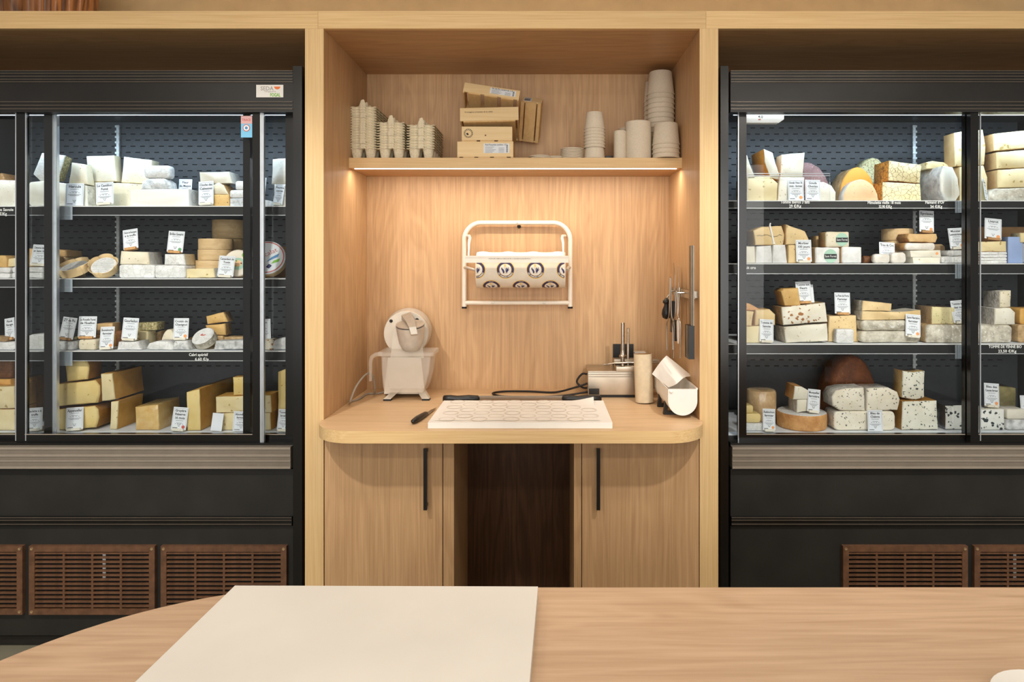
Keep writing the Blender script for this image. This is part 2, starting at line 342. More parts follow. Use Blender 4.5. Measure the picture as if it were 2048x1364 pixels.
cheese('paper_rind', 'e2e1dd', 'c6c4bf', 26, contrast=.25, bump=.8, rough=.5)
cheese('mimolette', '8f5024', '5c2f12', 26, 'b5783f', 90, .18, contrast=.3, bump=.9)
cheese('olive_rind', '8c8154', '5b5432', 26, contrast=.3, bump=.8)
cheese('morbier', 'e3c997', 'd0b27c', 12, '8d7449', 60, .17, contrast=.22, bump=.2)
# ------------------------------------------------------------------ the room
B().box(-4.5, 4.5, -5.5, 0.75, -0.05, 0).obj('floor', 'floor_stone')['kind'] = 'structure'
B().box(-4.5, 4.5, 0.66, 0.75, 0, 3.05).obj('wall_back', 'beige_wall')['kind'] = 'structure'
B().box(-4.5, 4.5, -5.5, 0.75, 3.05, 3.1).obj('ceiling', 'plaster')['kind'] = 'structure'
# ------------------------------------------------------------------ oak wall unit
DEP = 0.61
TOPZ, SOFZ = Z(22), Z(57)
XL0, XL1, XR0, XR1 = X(610), X(647), X(1399.5), X(1436.5)
EXL, EXR = -2.62, 2.36
unit = thing('oak_wall_unit', (X(1023), 0.3, 0), 'pale oak built-in wall unit framing the niche and both refrigerators', 'shelving')
joints = [EXL, X(636), X(1412), EXR]
for a, b in zip(joints, joints[1:]):
    bx('header_board', 'oak_edge_across', a + .0004, b - .0004, 0, .02, SOFZ, TOPZ, unit)
bx('top_panel', 'oak_across', EXL, EXR, .02, DEP, SOFZ, TOPZ - .001, unit)
for a, b in ((EXL, EXL + .07), (XL0, XL1), (XR0, XR1), (EXR - .07, EXR)):
    u = bx('upright_panel', 'oak_upright', a, b, .006, DEP, 0, SOFZ - .0005, unit)
    bx('edge_band', 'oak_edge_upright', a, b, 0, .006, 0, SOFZ - .0005, u)
bx('back_panel', 'oak_upright', XL1, XR0, DEP, DEP + .02, .90, SOFZ, unit)
bx('side_back_panel', 'oak_upright', EXL + .07, XL0, DEP + .03, DEP + .045, 0, SOFZ, unit)
bx('side_back_panel', 'oak_upright', XR1, EXR - .07, DEP + .03, DEP + .045, 0, SOFZ, unit)
# niche shelf with its light strip
SY = 0.325
SHZ0, SHZ1 = Z(336, SY), Z(315.5, SY)
shelf = B().box(XL1, XR0, SY + .001, DEP, SHZ0, SHZ1).obj('niche_shelf', 'oak_across', unit)
bx('edge_band', 'oak_edge_across', XL1, XR0, SY, SY + .001, SHZ0, SHZ1, shelf)
bx('led_strip', 'led', XL1 + .02, XR0 - .02, SY + .012, SY + .022, SHZ0 - .0025, SHZ0, shelf)
area('shelf_light', ((XL1 + XR0) / 2, SY + .017, SHZ0 - .006), (math.radians(8), 0, 0), XR0 - XL1 - .05, .012, 5.0, (1, .89, .76))
# ------------------------------------------------------------------ worktop and base cabinets
WT0, WT1 = .8555, .90
out = []
yf, r = -.164, .155
def arc(cx, cy, r, a0, a1, n=14): return [(cx + r * math.cos(math.radians(a0 + (a1 - a0) * i / n)), cy + r * math.sin(math.radians(a0 + (a1 - a0) * i / n))) for i in range(n + 1)]
xa, xb = XL1 + .001, XR0 - .001
xa2, xb2 = xa - .006, xb + .006
out = [(xa, DEP), (xa, -.001)] + arc(xa2 + r, yf + r, r, 178, 270) + arc(xb2 - r, yf + r, r, 270, 362) + [(xb, -.001), (xb, DEP)]
w = B().slab(out, WT0, WT1)
for f in w.bm.faces:
    if abs(f.normal.z) < .5: pass
wt = w.obj('oak_worktop', ['oak_worktop', 'oak_edge_across'], None, 30)
for p in wt.data.polygons:
    if abs(p.normal.z) < .5: p.material_index = 1
tag(wt, 'pale oak worktop with rounded front corners filling the niche', 'worktop')
def base_cabinet(x0, x1, hx_, panel, label):
    t = thing('base_cabinet', ((x0 + x1) / 2, .25, 0), label, 'cabinet', 'base cabinets under the oak worktop')
    lo, hi = min(x0, panel), max(x1, panel)
    for nm, a, b in (('side_panel', x0 + .002, x0 + .02), ('side_panel', x1 - .02, x1 - .002)):
        bx(nm, 'oak_upright', a, b, .022, .44, .08, WT0 - .001, t)
    bx('bottom_panel', 'oak_across', x0 + .02, x1 - .02, .022, .44, .08, .10, t)
    bx('plinth', 'charcoal', x0 + .01, x1 - .01, .05, .07, 0, .08, t)
    d = bx('door', 'oak_upright', x0 + .0025, x1 - .0025, .0, .02, .085, WT0 - .004, t)
    hz1, hz0 = Z(893), Z(1014)
    h = B().box(hx_ - .0065, hx_ + .0065, -.034, -.022, hz0, hz1)
    for z in (hz0 + .012, hz1 - .012): h.box(hx_ - .005, hx_ + .005, -.024, 0.0, z - .006, z + .006)
    h.obj('handle', 'black_plastic', d)
    return t
base_cabinet(X(648), X(886), X(853.5), X(908), 'oak base cabinet below the worktop on the cheese grater side')
base_cabinet(X(1163), X(1399), X(1195.5), X(1148), 'oak base cabinet below the worktop on the knife rack side')
kt = thing('knee_recess', (X(1028), .2, 0), 'dark open recess between the two oak base cabinets', 'recess')
bx('side_panel', 'oak_upright', X(886) + .001, X(908), 0, .44, 0, WT0 - .001, kt)
bx('side_panel', 'oak_upright', X(1148), X(1163) - .001, 0, .44, 0, WT0 - .001, kt)
bx('back_panel', 'oak_shaded', X(886) + .001, X(1163) - .001, .44, .455, 0, WT0 - .001, kt)  # shade of the recess is put into this panel's darker oak colour
# ------------------------------------------------------------------ service counter in front
CZ = .90
cx, cy, cr = -.42, -1.757, .47
out = [(1.75, -1.287)] + [(1.75, -2.06)] + arc(cx - .12, -1.757 + -.0, .303, 270, 270, 1)[:1] + arc(cx, cy, cr, 180 + 20, 180, 3) + arc(cx, cy, cr, 180, 90, 24)
out = [(1.75, -1.287), (1.75, -2.08)] + arc(-.60, -1.79, .29, 270, 180, 12) + arc(cx, cy, cr, 180, 90, 28)
ct = thing('service_counter', (.4, -1.7, 0), 'wide oak service counter with a rounded end under the big white board', 'counter')
w = B().slab(out, CZ - .04, CZ); o = w.obj('counter_top', ['oak_counter', 'oak_edge_across'], ct, 30)
for p in o.data.polygons:
    if abs(p.normal.z) < .5: p.material_index = 1
inner = [(1.72, -1.32), (1.72, -2.05)] + arc(-.59, -1.79, .26, 270, 180, 12) + arc(cx, cy, cr - .033, 180, 90, 28)
B().slab(inner, 0, CZ - .04).obj('counter_body', 'oak_upright', ct, 30)
bc = [floor_hit(470, 1171, CZ + .02), floor_hit(1076, 1173, CZ + .02)]
dirx = (bc[1] - bc[0]).normalized(); nr = floor_hit(1059, 1364, CZ + .02); nl = floor_hit(270, 1364, CZ + .02)
k = .42
def ext(a, b): return a + (b - a).normalized() * k
q = [bc[0], bc[1], ext(bc[1], nr), ext(bc[0], nl)]
w = B().rings([[Vector((p.x, p.y, CZ + .0005)) for p in q], [Vector((p.x, p.y, CZ + .02)) for p in q]])
tag(w.obj('counter_board', 'board_counter', None, 40, bev=.002), 'large off-white cutting board lying on the front service counter', 'cutting board')
pc = floor_hit(2122, 1414, CZ + .012)
tag(B().lathe([(.03, 0), (.06, .004), (.078, .012), (.078, .0135), (.06, .006), (.03, .0025)], (pc.x, pc.y, CZ), 40, caps=(True, True)).obj('dish', 'board_counter', None, 50), 'small pale dish resting on the service counter', 'dish')
# ------------------------------------------------------------------ refrigerators
FY = 0.06
def rail_text(t, words, zr, y, nm):
    b = B()
    for body, px, py, w in words:
        p = P(px, py, y); put_text(b, body, .0165, (p.x, y - .0012, p.z - .006), maxw=X(w, y) - X(0, y), offset=.02)
    return b.obj('handwriting', 'white_line', t)
def fridge(side):
    L = side == 'L'
    if L:
        x0, x1 = -2.53, X(607, .05)
        pin0, pin1 = X(586, .03), X(604, .03)          # post nearest the niche
        h0, h1 = x0 + .05, X(586, FY)
        lab = 'long black glass-door display refrigerator with a white badge on its header'
        grs = ((-204, 47), (60, 311), (323, 574)); rows = (412, 557, 702); rh = (431, 575, 722)
    else:
        x0, x1 = X(1441, .05), 2.28
        pin0, pin1 = X(1441, .03), X(1457, .03)
        h0, h1 = X(1461, FY), x1 - .05
        lab = 'black glass-door display refrigerator standing on the knife rack side of the niche'
        grs = ((1685, 1934), (1947, 2196)); rows = (401, 527, 688); rh = (417, 548, 708)
    t = thing('display_refrigerator', ((x0 + x1) / 2, .3, 0), lab, 'refrigerator', 'display refrigerators either side of the niche')
    top = Z(141, FY); hb = Z(224, FY)
    far0, far1 = (x0, x0 + .035) if L else (x1 - .035, x1)
    for a, b in ((pin0, pin1), (far0, far1)):
        w = B().box(a, b, .03, .12, 0, Z(132, .03)); w.obj('corner_post', 'black_gloss', t, 40, bev=.008)
    bx('side_wall', 'black_metal', *( (pin1 - .012, x1 - .012) if L else (x0 + .012, pin0 + .012)), .12, .64, .05, top, t)
    bx('side_wall', 'black_metal', *( (x0 + .005, x0 + .04) if L else (x1 - .04, x1 - .005)), .12, .64, .05, top, t)
    # header with its grooves
    hd = bx('header_panel', 'black_metal', h0, h1, FY, FY + .05, hb, top, t)
    for py in (142, 147, 153, 159, 164, 204, 211, 218):
        z = Z(py, FY); B().box(h0, h1, FY - .004, FY, z - .0022, z + .0016).obj('ridge', 'black_edge', hd, bev=.001)
    bx('roof_panel', 'black_metal', h0, h1, FY + .05, .64, top - .03, top, t)
    lt = bx('light_tube', 'led_cool', h0 + .03, h1 - .03, FY + .052, FY + .068, hb + .002, hb + .016, t)
    area('fridge_light', ((h0 + h1) / 2, FY + .125, hb - .012), (math.radians(24), 0, 0), h1 - h0 - .1, .03, 4.6, (.60, .80, 1.0))
    # inside
    bk = .605
    fb = bx('back_panel', 'fridge_back', h0, h1, bk, bk + .02, Z(880, .12), top - .03, t)
    bx('ceiling_duct', 'fridge_inner', h0, h1, .47, bk, Z(232, .47), top - .03, t)
    for yb in (240, 243.5):
        z = Z(yb, bk); bx('fold_line', 'fridge_inner', h0, h1, bk - .004, bk - .0005, z - .002, z, fb)
    b = B(); row = 0
    for py in [256 + 12.2 * i for i in range(40)]:
        row += 1
        for i in range(-14, 34) if L else range(-3, 26):
            base = (95 if L else 1515) + 19.0 * i * 1.0 + (9.5 if row % 2 else 0)
            x = X(base, bk); z = Z(py, bk)
            if h0 + .03 < x < h1 - .03 and z > Z(860, bk): b.box(x - .011, x + .011, bk - .0012, bk + .001, z - .0022, z + .0022)
    b.obj('slots', 'slot_black', fb)['kind'] = 'stuff'
    for px in ((234, -160) if L else (1830, 2230)):
        x = X(px, .59); up = B().box(x - .006, x + .006, .594, .604, Z(860, .59), Z(250, .59))
        for i in range(58):
            z = Z(252 + 10.6 * i, .59); up.box(x - .010, x + .010, .590, .596, z - .006, z + .003)
        up.obj('upright_strip', 'galvanised', t)
    # shelves
    for k, (r0, r1) in enumerate(zip(rows, rh)):
        z = Z(r0, .20); zb = Z(r1, .195)
        s = bx('shelf', 'fridge_inner', h0 + .004, h1 - .004, .205, .59, z - .014, z - .0015, t)
        bx('shelf_liner', 'shelf_paper', h0 + .01, h1 - .01, .203, .58, z - .0015, z, s)
        w = B().prism([(0, 0)] * 3, 0, 0) if False else B()
        w.rings([[Vector((x, .195, zb)), Vector((x, .203, zb)), Vector((x, .205, z)), Vector((x, .2, z))] for x in (h0 + .004, h1 - .004)])
        rl = w.obj('price_rail', 'rail_black', s)
        B().box(h0 + .004, h1 - .004, .1985, .2, z - .003, z).obj('rail_edge', 'white_line', s)
        B().box(h0 + .004, h1 - .004, .1935, .195, zb, zb + .0022).obj('rail_edge', 'galvanised', s)
        if L:
            cl = [(113, 143)]; txt = {0: [('Tomme de Savoie', -2, 419, 60), ('29 €/Kg', 2, 427.5, 24)], 2: [('Cabri apéritif', 397, 709, 38), ('6,60 €/p', 404, 718, 30)]}.get(k)
        else:
            cl = [(1912, 1936)]; txt = {0: [('Tomme Ibérico 3 laits', 1590, 404, 58), ('29 €/Kg', 1590, 412, 24), ('Mimolette vieille 18 mois', 1768, 405, 66), ('32,90 €/Kg', 1770, 413, 26), ('Flamand d’Or', 1869, 404.5, 38), ('34 €/Kg', 1872, 413, 24)], 1: [('lait cru', 1500, 535, 22)], 2: [('TOMME DE YENNE BIO', 2010, 693, 66), ('23,50 €/Kg', 2014, 702, 40)]}.get(k)
        for a, b_ in cl:
            B().box(X(a, .18), X(b_, .18), .184, .186, zb - .018, z - .002).obj('rail_clip', 'rail_clip', s)
        if txt: rail_text(rl, txt, z, .194, 'x')
    dz = Z(869, .15)
    dk = bx('deck', 'fridge_inner', h0, h1, .14, bk, dz - .03, dz - .002, t)
    bx('deck_liner', 'shelf_paper', h0 + .01, h1 - .01, .145, bk - .01, dz - .002, dz, dk)
    # front below the glass
    def panel(nm, m, ra, rb, y0, y1=.12, **kw): return bx(nm, m, h0, h1, y0, y1, Z(rb, y0), Z(ra, y0), t, **kw)
    panel('door_track', 'black_gloss', 886, 895, FY)
    bp = panel('bumper', 'bumper_grey', 894, 938, .035, .09)
    for py in (896, 898, 910, 912, 922, 934, 936):
        z = Z(py, .035); B().box(h0, h1, .0325, .035, z - .0016, z + .0016).obj('ridge', 'bumper_edge', bp)
    panel('middle_panel', 'charcoal', 938, 1035, FY)
    mo = panel('moulding', 'black_gloss', 1034, 1052, .048, .1)
    for py in (1035, 1040, 1048):
        z = Z(py, .048); B().box(h0, h1, .044, .048, z - .0014, z + .0014).obj('ridge', 'black_edge', mo)
    lp = panel('lower_panel', 'charcoal', 1052, 1271, FY)
    panel('kick_plate', 'black_metal', 1272, 1292, .075, .1)
    bx('base', 'black_metal', h0, h1, .12, .62, .03, Z(895, .12), t)
    for fx in (h0 + .06, h1 - .06): bx('foot', 'rubber', fx - .02, fx + .02, .14, .18, 0, .03, t)
    for a, b_ in grs:
        gx0, gx1 = X(a, .05), X(b_, .05)
        if L and gx0 < h0: gx0 = h0 + .01
        if gx1 > h1: gx1 = h1 - .01
        gz0, gz1 = Z(1228, .05), Z(1091, .05)
        w = B(); fw = .022
        bx_ = (gx0, gx1, gz0, gz1)
        w.box(gx0, gx1, .044, .06, gz1 - fw, gz1).box(gx0, gx1, .044, .06, gz0, gz0 + fw)
        w.box(gx0, gx0 + fw, .044, .06, gz0 + fw, gz1 - fw).box(gx1 - fw, gx1, .044, .06, gz0 + fw, gz1 - fw)
        g = w.obj('vent_grille', 'grille_brown', t, 40, bev=.0025)
        bx('vent_opening', 'dark_gap', gx0 + fw, gx1 - fw, .0585, .0598, gz0 + fw, gz1 - fw, g)
        n = 13; ih = gz1 - gz0 - 2 * fw; me = None
        for i in range(n):
            z = gz0 + fw + ih * (i + .6) / n
            if me is None:
                so = B().box(gx0 + fw, gx1 - fw, .046, .056, z - .0035, z + .0035, M=None).obj('slat', 'grille_brown', g, bev=.001); me = so.data
                base = so.location.copy(); zb0 = z
            else:
                so = bpy.data.objects.new('slat', me); COL.objects.link(so); so.parent = g; so.location = base + Vector((0, 0, z - zb0))
        for i in (1, 2, 3):
            x = gx0 + fw + (gx1 - gx0 - 2 * fw) * i / 4; bx('bar', 'grille_brown', x - .004, x + .004, .047, .056, gz0 + fw, gz1 - fw, g)
        for x in (gx0 + .011, gx1 - .011):
            for z in (gz0 + .011, gz1 - .011): B().lathe([(.0058, 0), (.0058, .002), (.003, .002), (.0025, .0008)], (x, .0445, z), 14, Matrix.Rotation(math.pi / 2, 3, 'X')).obj('screw', 'screw_brass', g, 40)
        if (L and a == 60) or not L and a == 1947:
            x = X(206 if L else 2032, .05)
            bx('inner_bracket', 'galvanised', x - .006, x + .006, .0565, .0584, gz1 - fw - .11, gz1 - fw - .002, g)
    # sliding glass doors: (outer pixel bounds, stile pixels, depth)
    gt, gb = Z(222, FY), Z(886, FY)
    def door(pa, pb, sa, sb, y, alu, lightgap, label):
        xa, xb = X(pa, y), X(pb, y); wa, wb = X(sa, y) - xa, xb - X(sb, y)
        zt, zb = Z(224, y) + .02, Z(886.5, y); rb_ = Z(868, y)
        w = B().box(xa, xa + wa, y, y + .022, zb, zt).box(xb - wb, xb, y, y + .022, zb, zt).box(xa + wa, xb - wb, y, y + .022, zb, rb_).box(xa + wa, xb - wb, y, y + .022, zt - .02, zt)
        d = w.obj('sliding_door', 'black_gloss', t, 40, bev=.002); tag(d, label)
        bx('glass_pane', 'glass', xa + wa, xb - wb, y + .009, y + .013, rb_, zt - .02, d)
        B().box(xa + wa, xb - wb, y - .0015, y, rb_ - .003, rb_).obj('gasket', 'bumper_edge', d)
        for a, b_ in alu:
            w = B(); u0, u1 = X(a, y), X(b_, y); n = 3
            w.box(u0, u1, y + .002, y + .016, zb + .004, zt)
            w.box(u0 + (u1 - u0) * .35, u0 + (u1 - u0) * .6, y - .002, y + .002, zb + .004, zt)
            w.obj('pull_profile', 'aluminium', d, 40, bev=.001)
        for a in lightgap:
            u = X(a, y); B().box(u - .0018, u + .0018, y - .002, y + .004, zb + .01, zt - .004).obj('gasket', 'aluminium', d)
        return d
    if L:
        dA = door(33, 519, 50, 505, .075, [(519.5, 527)], [32, 52], 'front sliding glass door')
        door(-135, 104, -120, 88, .112, [(104, 113)], [], 'rear sliding glass door')
        door(486, 587, 500, 571, .112, [], [], 'rear sliding glass door')
    else:
        door(1477, 1940, 1493, 1930, .100, [(1930.5, 1939.5)], [1476.5], 'rear sliding glass door')
        dA = door(1941, 2300, 1957, 2284, .068, [], [1960.5], 'front sliding glass door')
    return t, dA
frL, doorL = fridge('L'); frR, doorR = fridge('R')
# badge on the header, sticker on the glass, white holder behind the glass
y = FY - .0005
p0, p1 = P(513, 195, y), P(567, 170, y)
w = B(); w.box(p0.x, p1.x, y - .0025, y + .0003, p0.z, p1.z); bd = w.obj('badge', 'white_plastic', frL, 40, bev=.001)
c = P(536, 180.5, y); w = B(); put_text(w, 'SEDA', .022, (c.x - .003, y - .0029, c.z - .001), maxw=.050); w.obj('lettering', 'grey_ink', bd)
c = P(541, 182.6, y); w = B(); put_text(w, 'refrigeration', .009, (c.x, y - .0029, c.z - .004), maxw=.075, offset=0); w.obj('lettering', 'grey_ink', bd)
c = P(551, 190.8, y); w = B(); put_text(w, 'FOGAL', .019, (c.x, y - .0029, c.z - .005), maxw=.040, offset=.03); w.obj('lettering', 'green_ink', bd)
c = P(555, 173.5, y); w = B(); w.poly([(c.x + .012 * math.cos(math.pi + math.pi * i / 14), y - .0029, c.z + .011 * math.sin(math.pi + math.pi * i / 14)) for i in range(15)]); w.obj('logo_mark', 'orange_ink', bd)
y = .0815; p0, p1 = P(482, 275, y), P(504.5, 232, y)
zm = p0.z + (p1.z - p0.z) * .64
st = tag(B().box(p0.x, p1.x, y - .0006, y, p0.z, p1.z).obj('door_sticker', 'sticker_blue'), 'small pink and blue sticker on the long refrigerator door glass', 'sticker')
B().box(p0.x, p1.x, y - .0010, y - .0006, zm, p1.z).obj('pink_field', 'sticker_pink', st)
c = P(493, 256, y)
for rad, m, dy in ((.014, 'red_ink', .0012), (.011, 'white_line', .0014), (.006, 'seal_blue', .0016)):
    B().lathe([(rad, 0), (rad, .0002)], (c.x, y - dy, c.z), 24, Matrix.Rotation(math.pi / 2, 3, 'X')).obj('emblem_ring', m, st)
w = B(); c = P(493, 238, y); put_text(w, 'TRACE', .013, (c.x, y - .0013, c.z - .008), maxw=.034); w.obj('lettering', 'red_ink', st)
y = .135; p0, p1 = P(1488, 245.5, y), P(1568, 229, y)
w = B(); w.prism([(p0.x, p1.z), (p0.x, p0.z), (p1.x - .02, p0.z), (p1.x, p0.z + .014), (p1.x, p1.z)], y, y + .03)
ds = tag(w.obj('thermometer_display', 'white_plastic', None, 40, bev=.002), 'white temperature display housing hanging inside the refrigerator top corner', 'display')
c = P(1521, 233, y); w = B(); put_text(w, '4.0', .016, (c.x, y - .0006, c.z - .006)); w.obj('lettering', 'ink', ds)
c = P(1519, 239, y); B().box(c.x - .005, c.x + .005, y - .0008, y - .0002, c.z - .002, c.z + .002).obj('indicator', 'red_ink', ds)
# ------------------------------------------------------------------ bark planter on the unit
px_ = X(60, .28); R = .235
pl = thing('bark_planter', (px_, .28, TOPZ), 'brown glossy bark-clad planter standing on top of the oak unit', 'planter')
B().lathe([(R - .03, .0), (R - .015, .30), (R - .03, .30), (R - .04, .02)], (px_, .28, TOPZ), 40).obj('pot', 'bark', pl, 40)
rnd = random.Random(3)
n = 22
for i in range(n):
    a = 2 * math.pi * i / n; w = B(); hw = math.pi * R / n * 1.02; M = Matrix.Translation((px_, .28, TOPZ)) @ Matrix.Rotation(a, 4, 'Z')
    q = rnd.uniform(-.004, .004)
    w.rings([[M @ Vector((R - .026 + z * .06 + q + dx, s * hw, z)) for dx, s in ((0, -1), (.012, -.7), (.016 + rnd.uniform(-.003, .004), 0), (.012, .7), (0, 1))] for z in (0, .1, .2, .305)])
    w.obj('bark_strip', 'bark', pl, 60)
# ------------------------------------------------------------------ on the niche shelf
SZ = SHZ1
ORD = 'lowest second third fourth fifth sixth seventh eighth ninth tenth eleventh twelfth thirteenth fourteenth fifteenth sixteenth'.split()
def ordinal(i, n, what): return f'topmost {what}' if i == n - 1 else f'{ORD[i]} {what}' + (' from the shelf' if i else '')
# egg cartons: pulp trays with two rows of cups and a row of posts down the middle
def carton_mesh():
    nx, ny, Wd, Dp = 34, 40, .122, .235
    bm = bmesh.new(); grid = []
    for j in range(ny + 1):
        row = []
        for i in range(nx + 1):
            x = (i / nx - .5) * Wd; y = (j / ny) * Dp
            cxx = -.030 if x < 0 else .030
            pitch = Dp / 4; cyy = (math.floor(min(y, Dp - 1e-6) / pitch) + .5) * pitch
            dx, dy = abs(x - cxx) / .0235, abs(y - cyy) / (pitch / 2 - .0065)
            d = max(dx, dy) * .6 + math.hypot(dx, dy) * .4
            t = max(0, min(1, (1.0 - d) / .40)); z = -.043 * t * t * (3 - 2 * t)
            py_ = y / pitch - round(y / pitch); pd = math.hypot(x / .011, py_ * pitch / .012)
            q = max(0, min(1, (1.5 - pd) / .8)); z += .030 * q * q * (3 - 2 * q)
            if i in (0, nx) or j in (0, ny): z = min(z, 0) - .003
            z += .0012 * math.sin(x * 260)
            row.append(bm.verts.new((x, y, z + .045)))
        grid.append(row)
    for j in range(ny):
        for i in range(nx): bm.faces.new((grid[j][i], grid[j][i + 1], grid[j + 1][i + 1], grid[j + 1][i]))
    bmesh.ops.recalc_face_normals(bm, faces=bm.faces)
    bmesh.ops.solidify(bm, geom=bm.faces[:], thickness=.0026)
    me = bpy.data.meshes.new('egg_carton'); bm.to_mesh(me); bm.free(); me.materials.append(MAT['pulp'])
    me.polygons.foreach_set('use_smooth', [True] * len(me.polygons)); me.set_sharp_from_angle(angle=1.0)
    lo = min(v.co.z for v in me.vertices)
    for v in me.vertices: v.co.z -= lo
    return me
cm = carton_mesh(); rnd = random.Random(5)
for px, n, where in ((724, 17, 'tallest stack against the niche side'), (781, 11, 'middle stack'), (841, 10, 'stack next to the wooden boxes')):
    for i in range(n):
        o = bpy.data.objects.new('egg_carton', cm); COL.objects.link(o)
        y = .347 + rnd.uniform(-.001, .003)
        o.location = (X(px, .345) + rnd.uniform(-.001, .001), y, SZ + .0112 * i); o.rotation_euler = (0, 0, math.radians(rnd.uniform(-.5, .5)))
        tag(o, ordinal(i, n, 'pulp egg carton') + f' in the {where}', 'egg carton', 'egg cartons nested on the niche shelf')
# wooden cheese boxes
def crate(label, w, h, l, loc, rot, mark=None, slots=(0.07, .34, .62, .92), inner=False):
    """shallow poplar box: front at local y = 0, length l along y, floor boards show gaps"""
    t = thing('wooden_box', loc, label, 'box', 'wooden boxes on the niche shelf', rot)
    th = .006
    f = B().box(-w / 2, w / 2, 0, th, .006, h).obj('front_panel', 'poplar', t, local=True)
    B().box(-w / 2, w / 2, l - th, l, .006, h).obj('back_panel', 'poplar', t, local=True)
    for s in (-1, 1): B().box(*sorted((s * w / 2, s * (w / 2 - th))), th, l - th, .006, h).obj('side_panel', 'poplar_upright', t, local=True)
    es = [0] + [s for q in slots for s in (q - .035, q + .035)] + [1]
    for a, b in zip(es[::2], es[1::2]):
        if b - a > .01: B().box(-w / 2 + w * max(a, 0), -w / 2 + w * min(b, 1), .001, l - .001, 0, .006).obj('floor_slat', 'poplar_upright', t, local=True)
    if inner: B().box(-w / 2 + th, w / 2 - th, th, l - th, h - .02, h - .016).obj('lid_panel', 'poplar', t, local=True)
    if mark == 'label' or mark == 'label2':
        k = B().box(w * -.03, w * .43, -.0008, 0, h * .25 + .004, h * .88).obj('paper_label', 'card_white', f, local=True)
        b = B(); put_text(b, 'Pavé Roquette cendrée 110 g' if mark == 'label' else 'Pic de Pic cendré de 110 g', .0095, (w * .2, -.0012, h * .76), maxw=w * .40)
        for i in range(5): b.box(w * .0, w * (.13 + .03 * (i % 3)), -.0012, -.0008, h * (.34 + .08 * i), h * (.355 + .08 * i))
        for i in range(4): b.box(w * .24, w * .34, -.0012, -.0008, h * (.36 + .08 * i), h * (.375 + .08 * i))
        for i in range(9): b.box(w * .375, w * .405, -.0012, -.0008, h * (.34 + .05 * i), h * (.34 + .05 * i + .018 + .012 * (i % 2)))
        b.obj('print', 'ink', k, local=True)
    if mark == 'stamp':
        b = B(); c = Vector((-w * .37, -.0008, h * .55)); R_ = h * .30
        for r0, r1 in ((R_, R_ * .94), (R_ * .74, R_ * .70)):
            for i in range(32):
                a0, a1 = 2 * math.pi * i / 32, 2 * math.pi * (i + 1) / 32
                b.poly([c + Vector((r0 * math.cos(a0), 0, r0 * math.sin(a0))), c + Vector((r0 * math.cos(a1), 0, r0 * math.sin(a1))), c + Vector((r1 * math.cos(a1), 0, r1 * math.sin(a1))), c + Vector((r1 * math.cos(a0), 0, r1 * math.sin(a0)))])
        b.poly([c + Vector((x * R_, 0, z * R_)) for x, z in ((-.5, -.1), (-.3, .1), (-.05, 0), (.1, -.2), (-.05, -.42), (-.3, -.35))])
        for i in range(14):
            a = 2 * math.pi * i / 14 + .2; q = c + Vector((R_ * .84 * math.cos(a), 0, R_ * .84 * math.sin(a))); b.box(q.x - .0012, q.x + .0012, q.y - .0002, q.y, q.z - .0016, q.z + .0016)
        b.obj('stamp', 'ink', f, local=True)
        B().lathe([(.0035, 0), (.0035, .0006)], (w * -.03, -.0003, h * .42), 12, Matrix.Rotation(math.pi / 2, 3, 'X'), squash=1).obj('knot', 'bark', f, local=True)
    if mark == 'barcode':
        k = B().box(w * -.40, w * -.02, -.0008, 0, h * .15, h * .85).obj('paper_label', 'card_white', f, local=True); b = B()
        for i in range(9): b.box(w * -.36 + .003 * i, w * -.36 + .003 * i + .0012 + .0006 * (i % 2), -.0014, -.0008, h * .2, h * .6)
        put_text(b, 'CHEVRE', .010, (w * -.21, -.0012, h * .66), maxw=.03); b.obj('bars', 'ink', k, local=True)
    if mark == 'script':
        b = B(); put_text(b, 'Fromagerie artisanale de la vallée', .009, (-w * .18, -.0007, h * .66), maxw=w * .52, offset=0); b.obj('print', 'ink', f, local=True)
    return t
yb = .338; sc = S * (D + yb) / D
h1 = 33.5 * sc; h2 = 30 * sc
crate('bottom wooden box with a white printed label on its front', 112 * sc, h1, .12, (X(970.5, yb), yb, SZ), (0, 0, math.radians(-1)), 'label')
crate('wooden box stamped with a round emblem resting on the bottom box', 101 * sc, h2, .10, (X(974, yb + .006), yb + .006, SZ + h1 + .0005), (0, 0, math.radians(1)), 'stamp', slots=(.33, .68))
zz = SZ + h1 + h2
crate('wooden box with printed script, tipped back over the stamped box', 117 * sc, 31 * sc, .215, (X(979, yb), yb - .003, zz + .020), (math.radians(-14), math.radians(-1.8), math.radians(2)), 'script', slots=(.02, .98))
crate('topmost wooden box, tilted, with a printed label and gapped floor boards', 113 * sc, 24 * sc, .15, (X(981, yb) , yb + .005, zz + .022 + 50 * sc), (math.radians(-20), math.radians(8.5), math.radians(1)), 'label2', slots=(.06, .35, .65, .94))
crate('wooden box standing behind the others with a barcode label', .092, 32 * sc, .19, (X(1062, .45), .45, SZ + .268), (math.radians(-58), math.radians(8), math.radians(-4)), 'barcode', slots=(.2, .8))
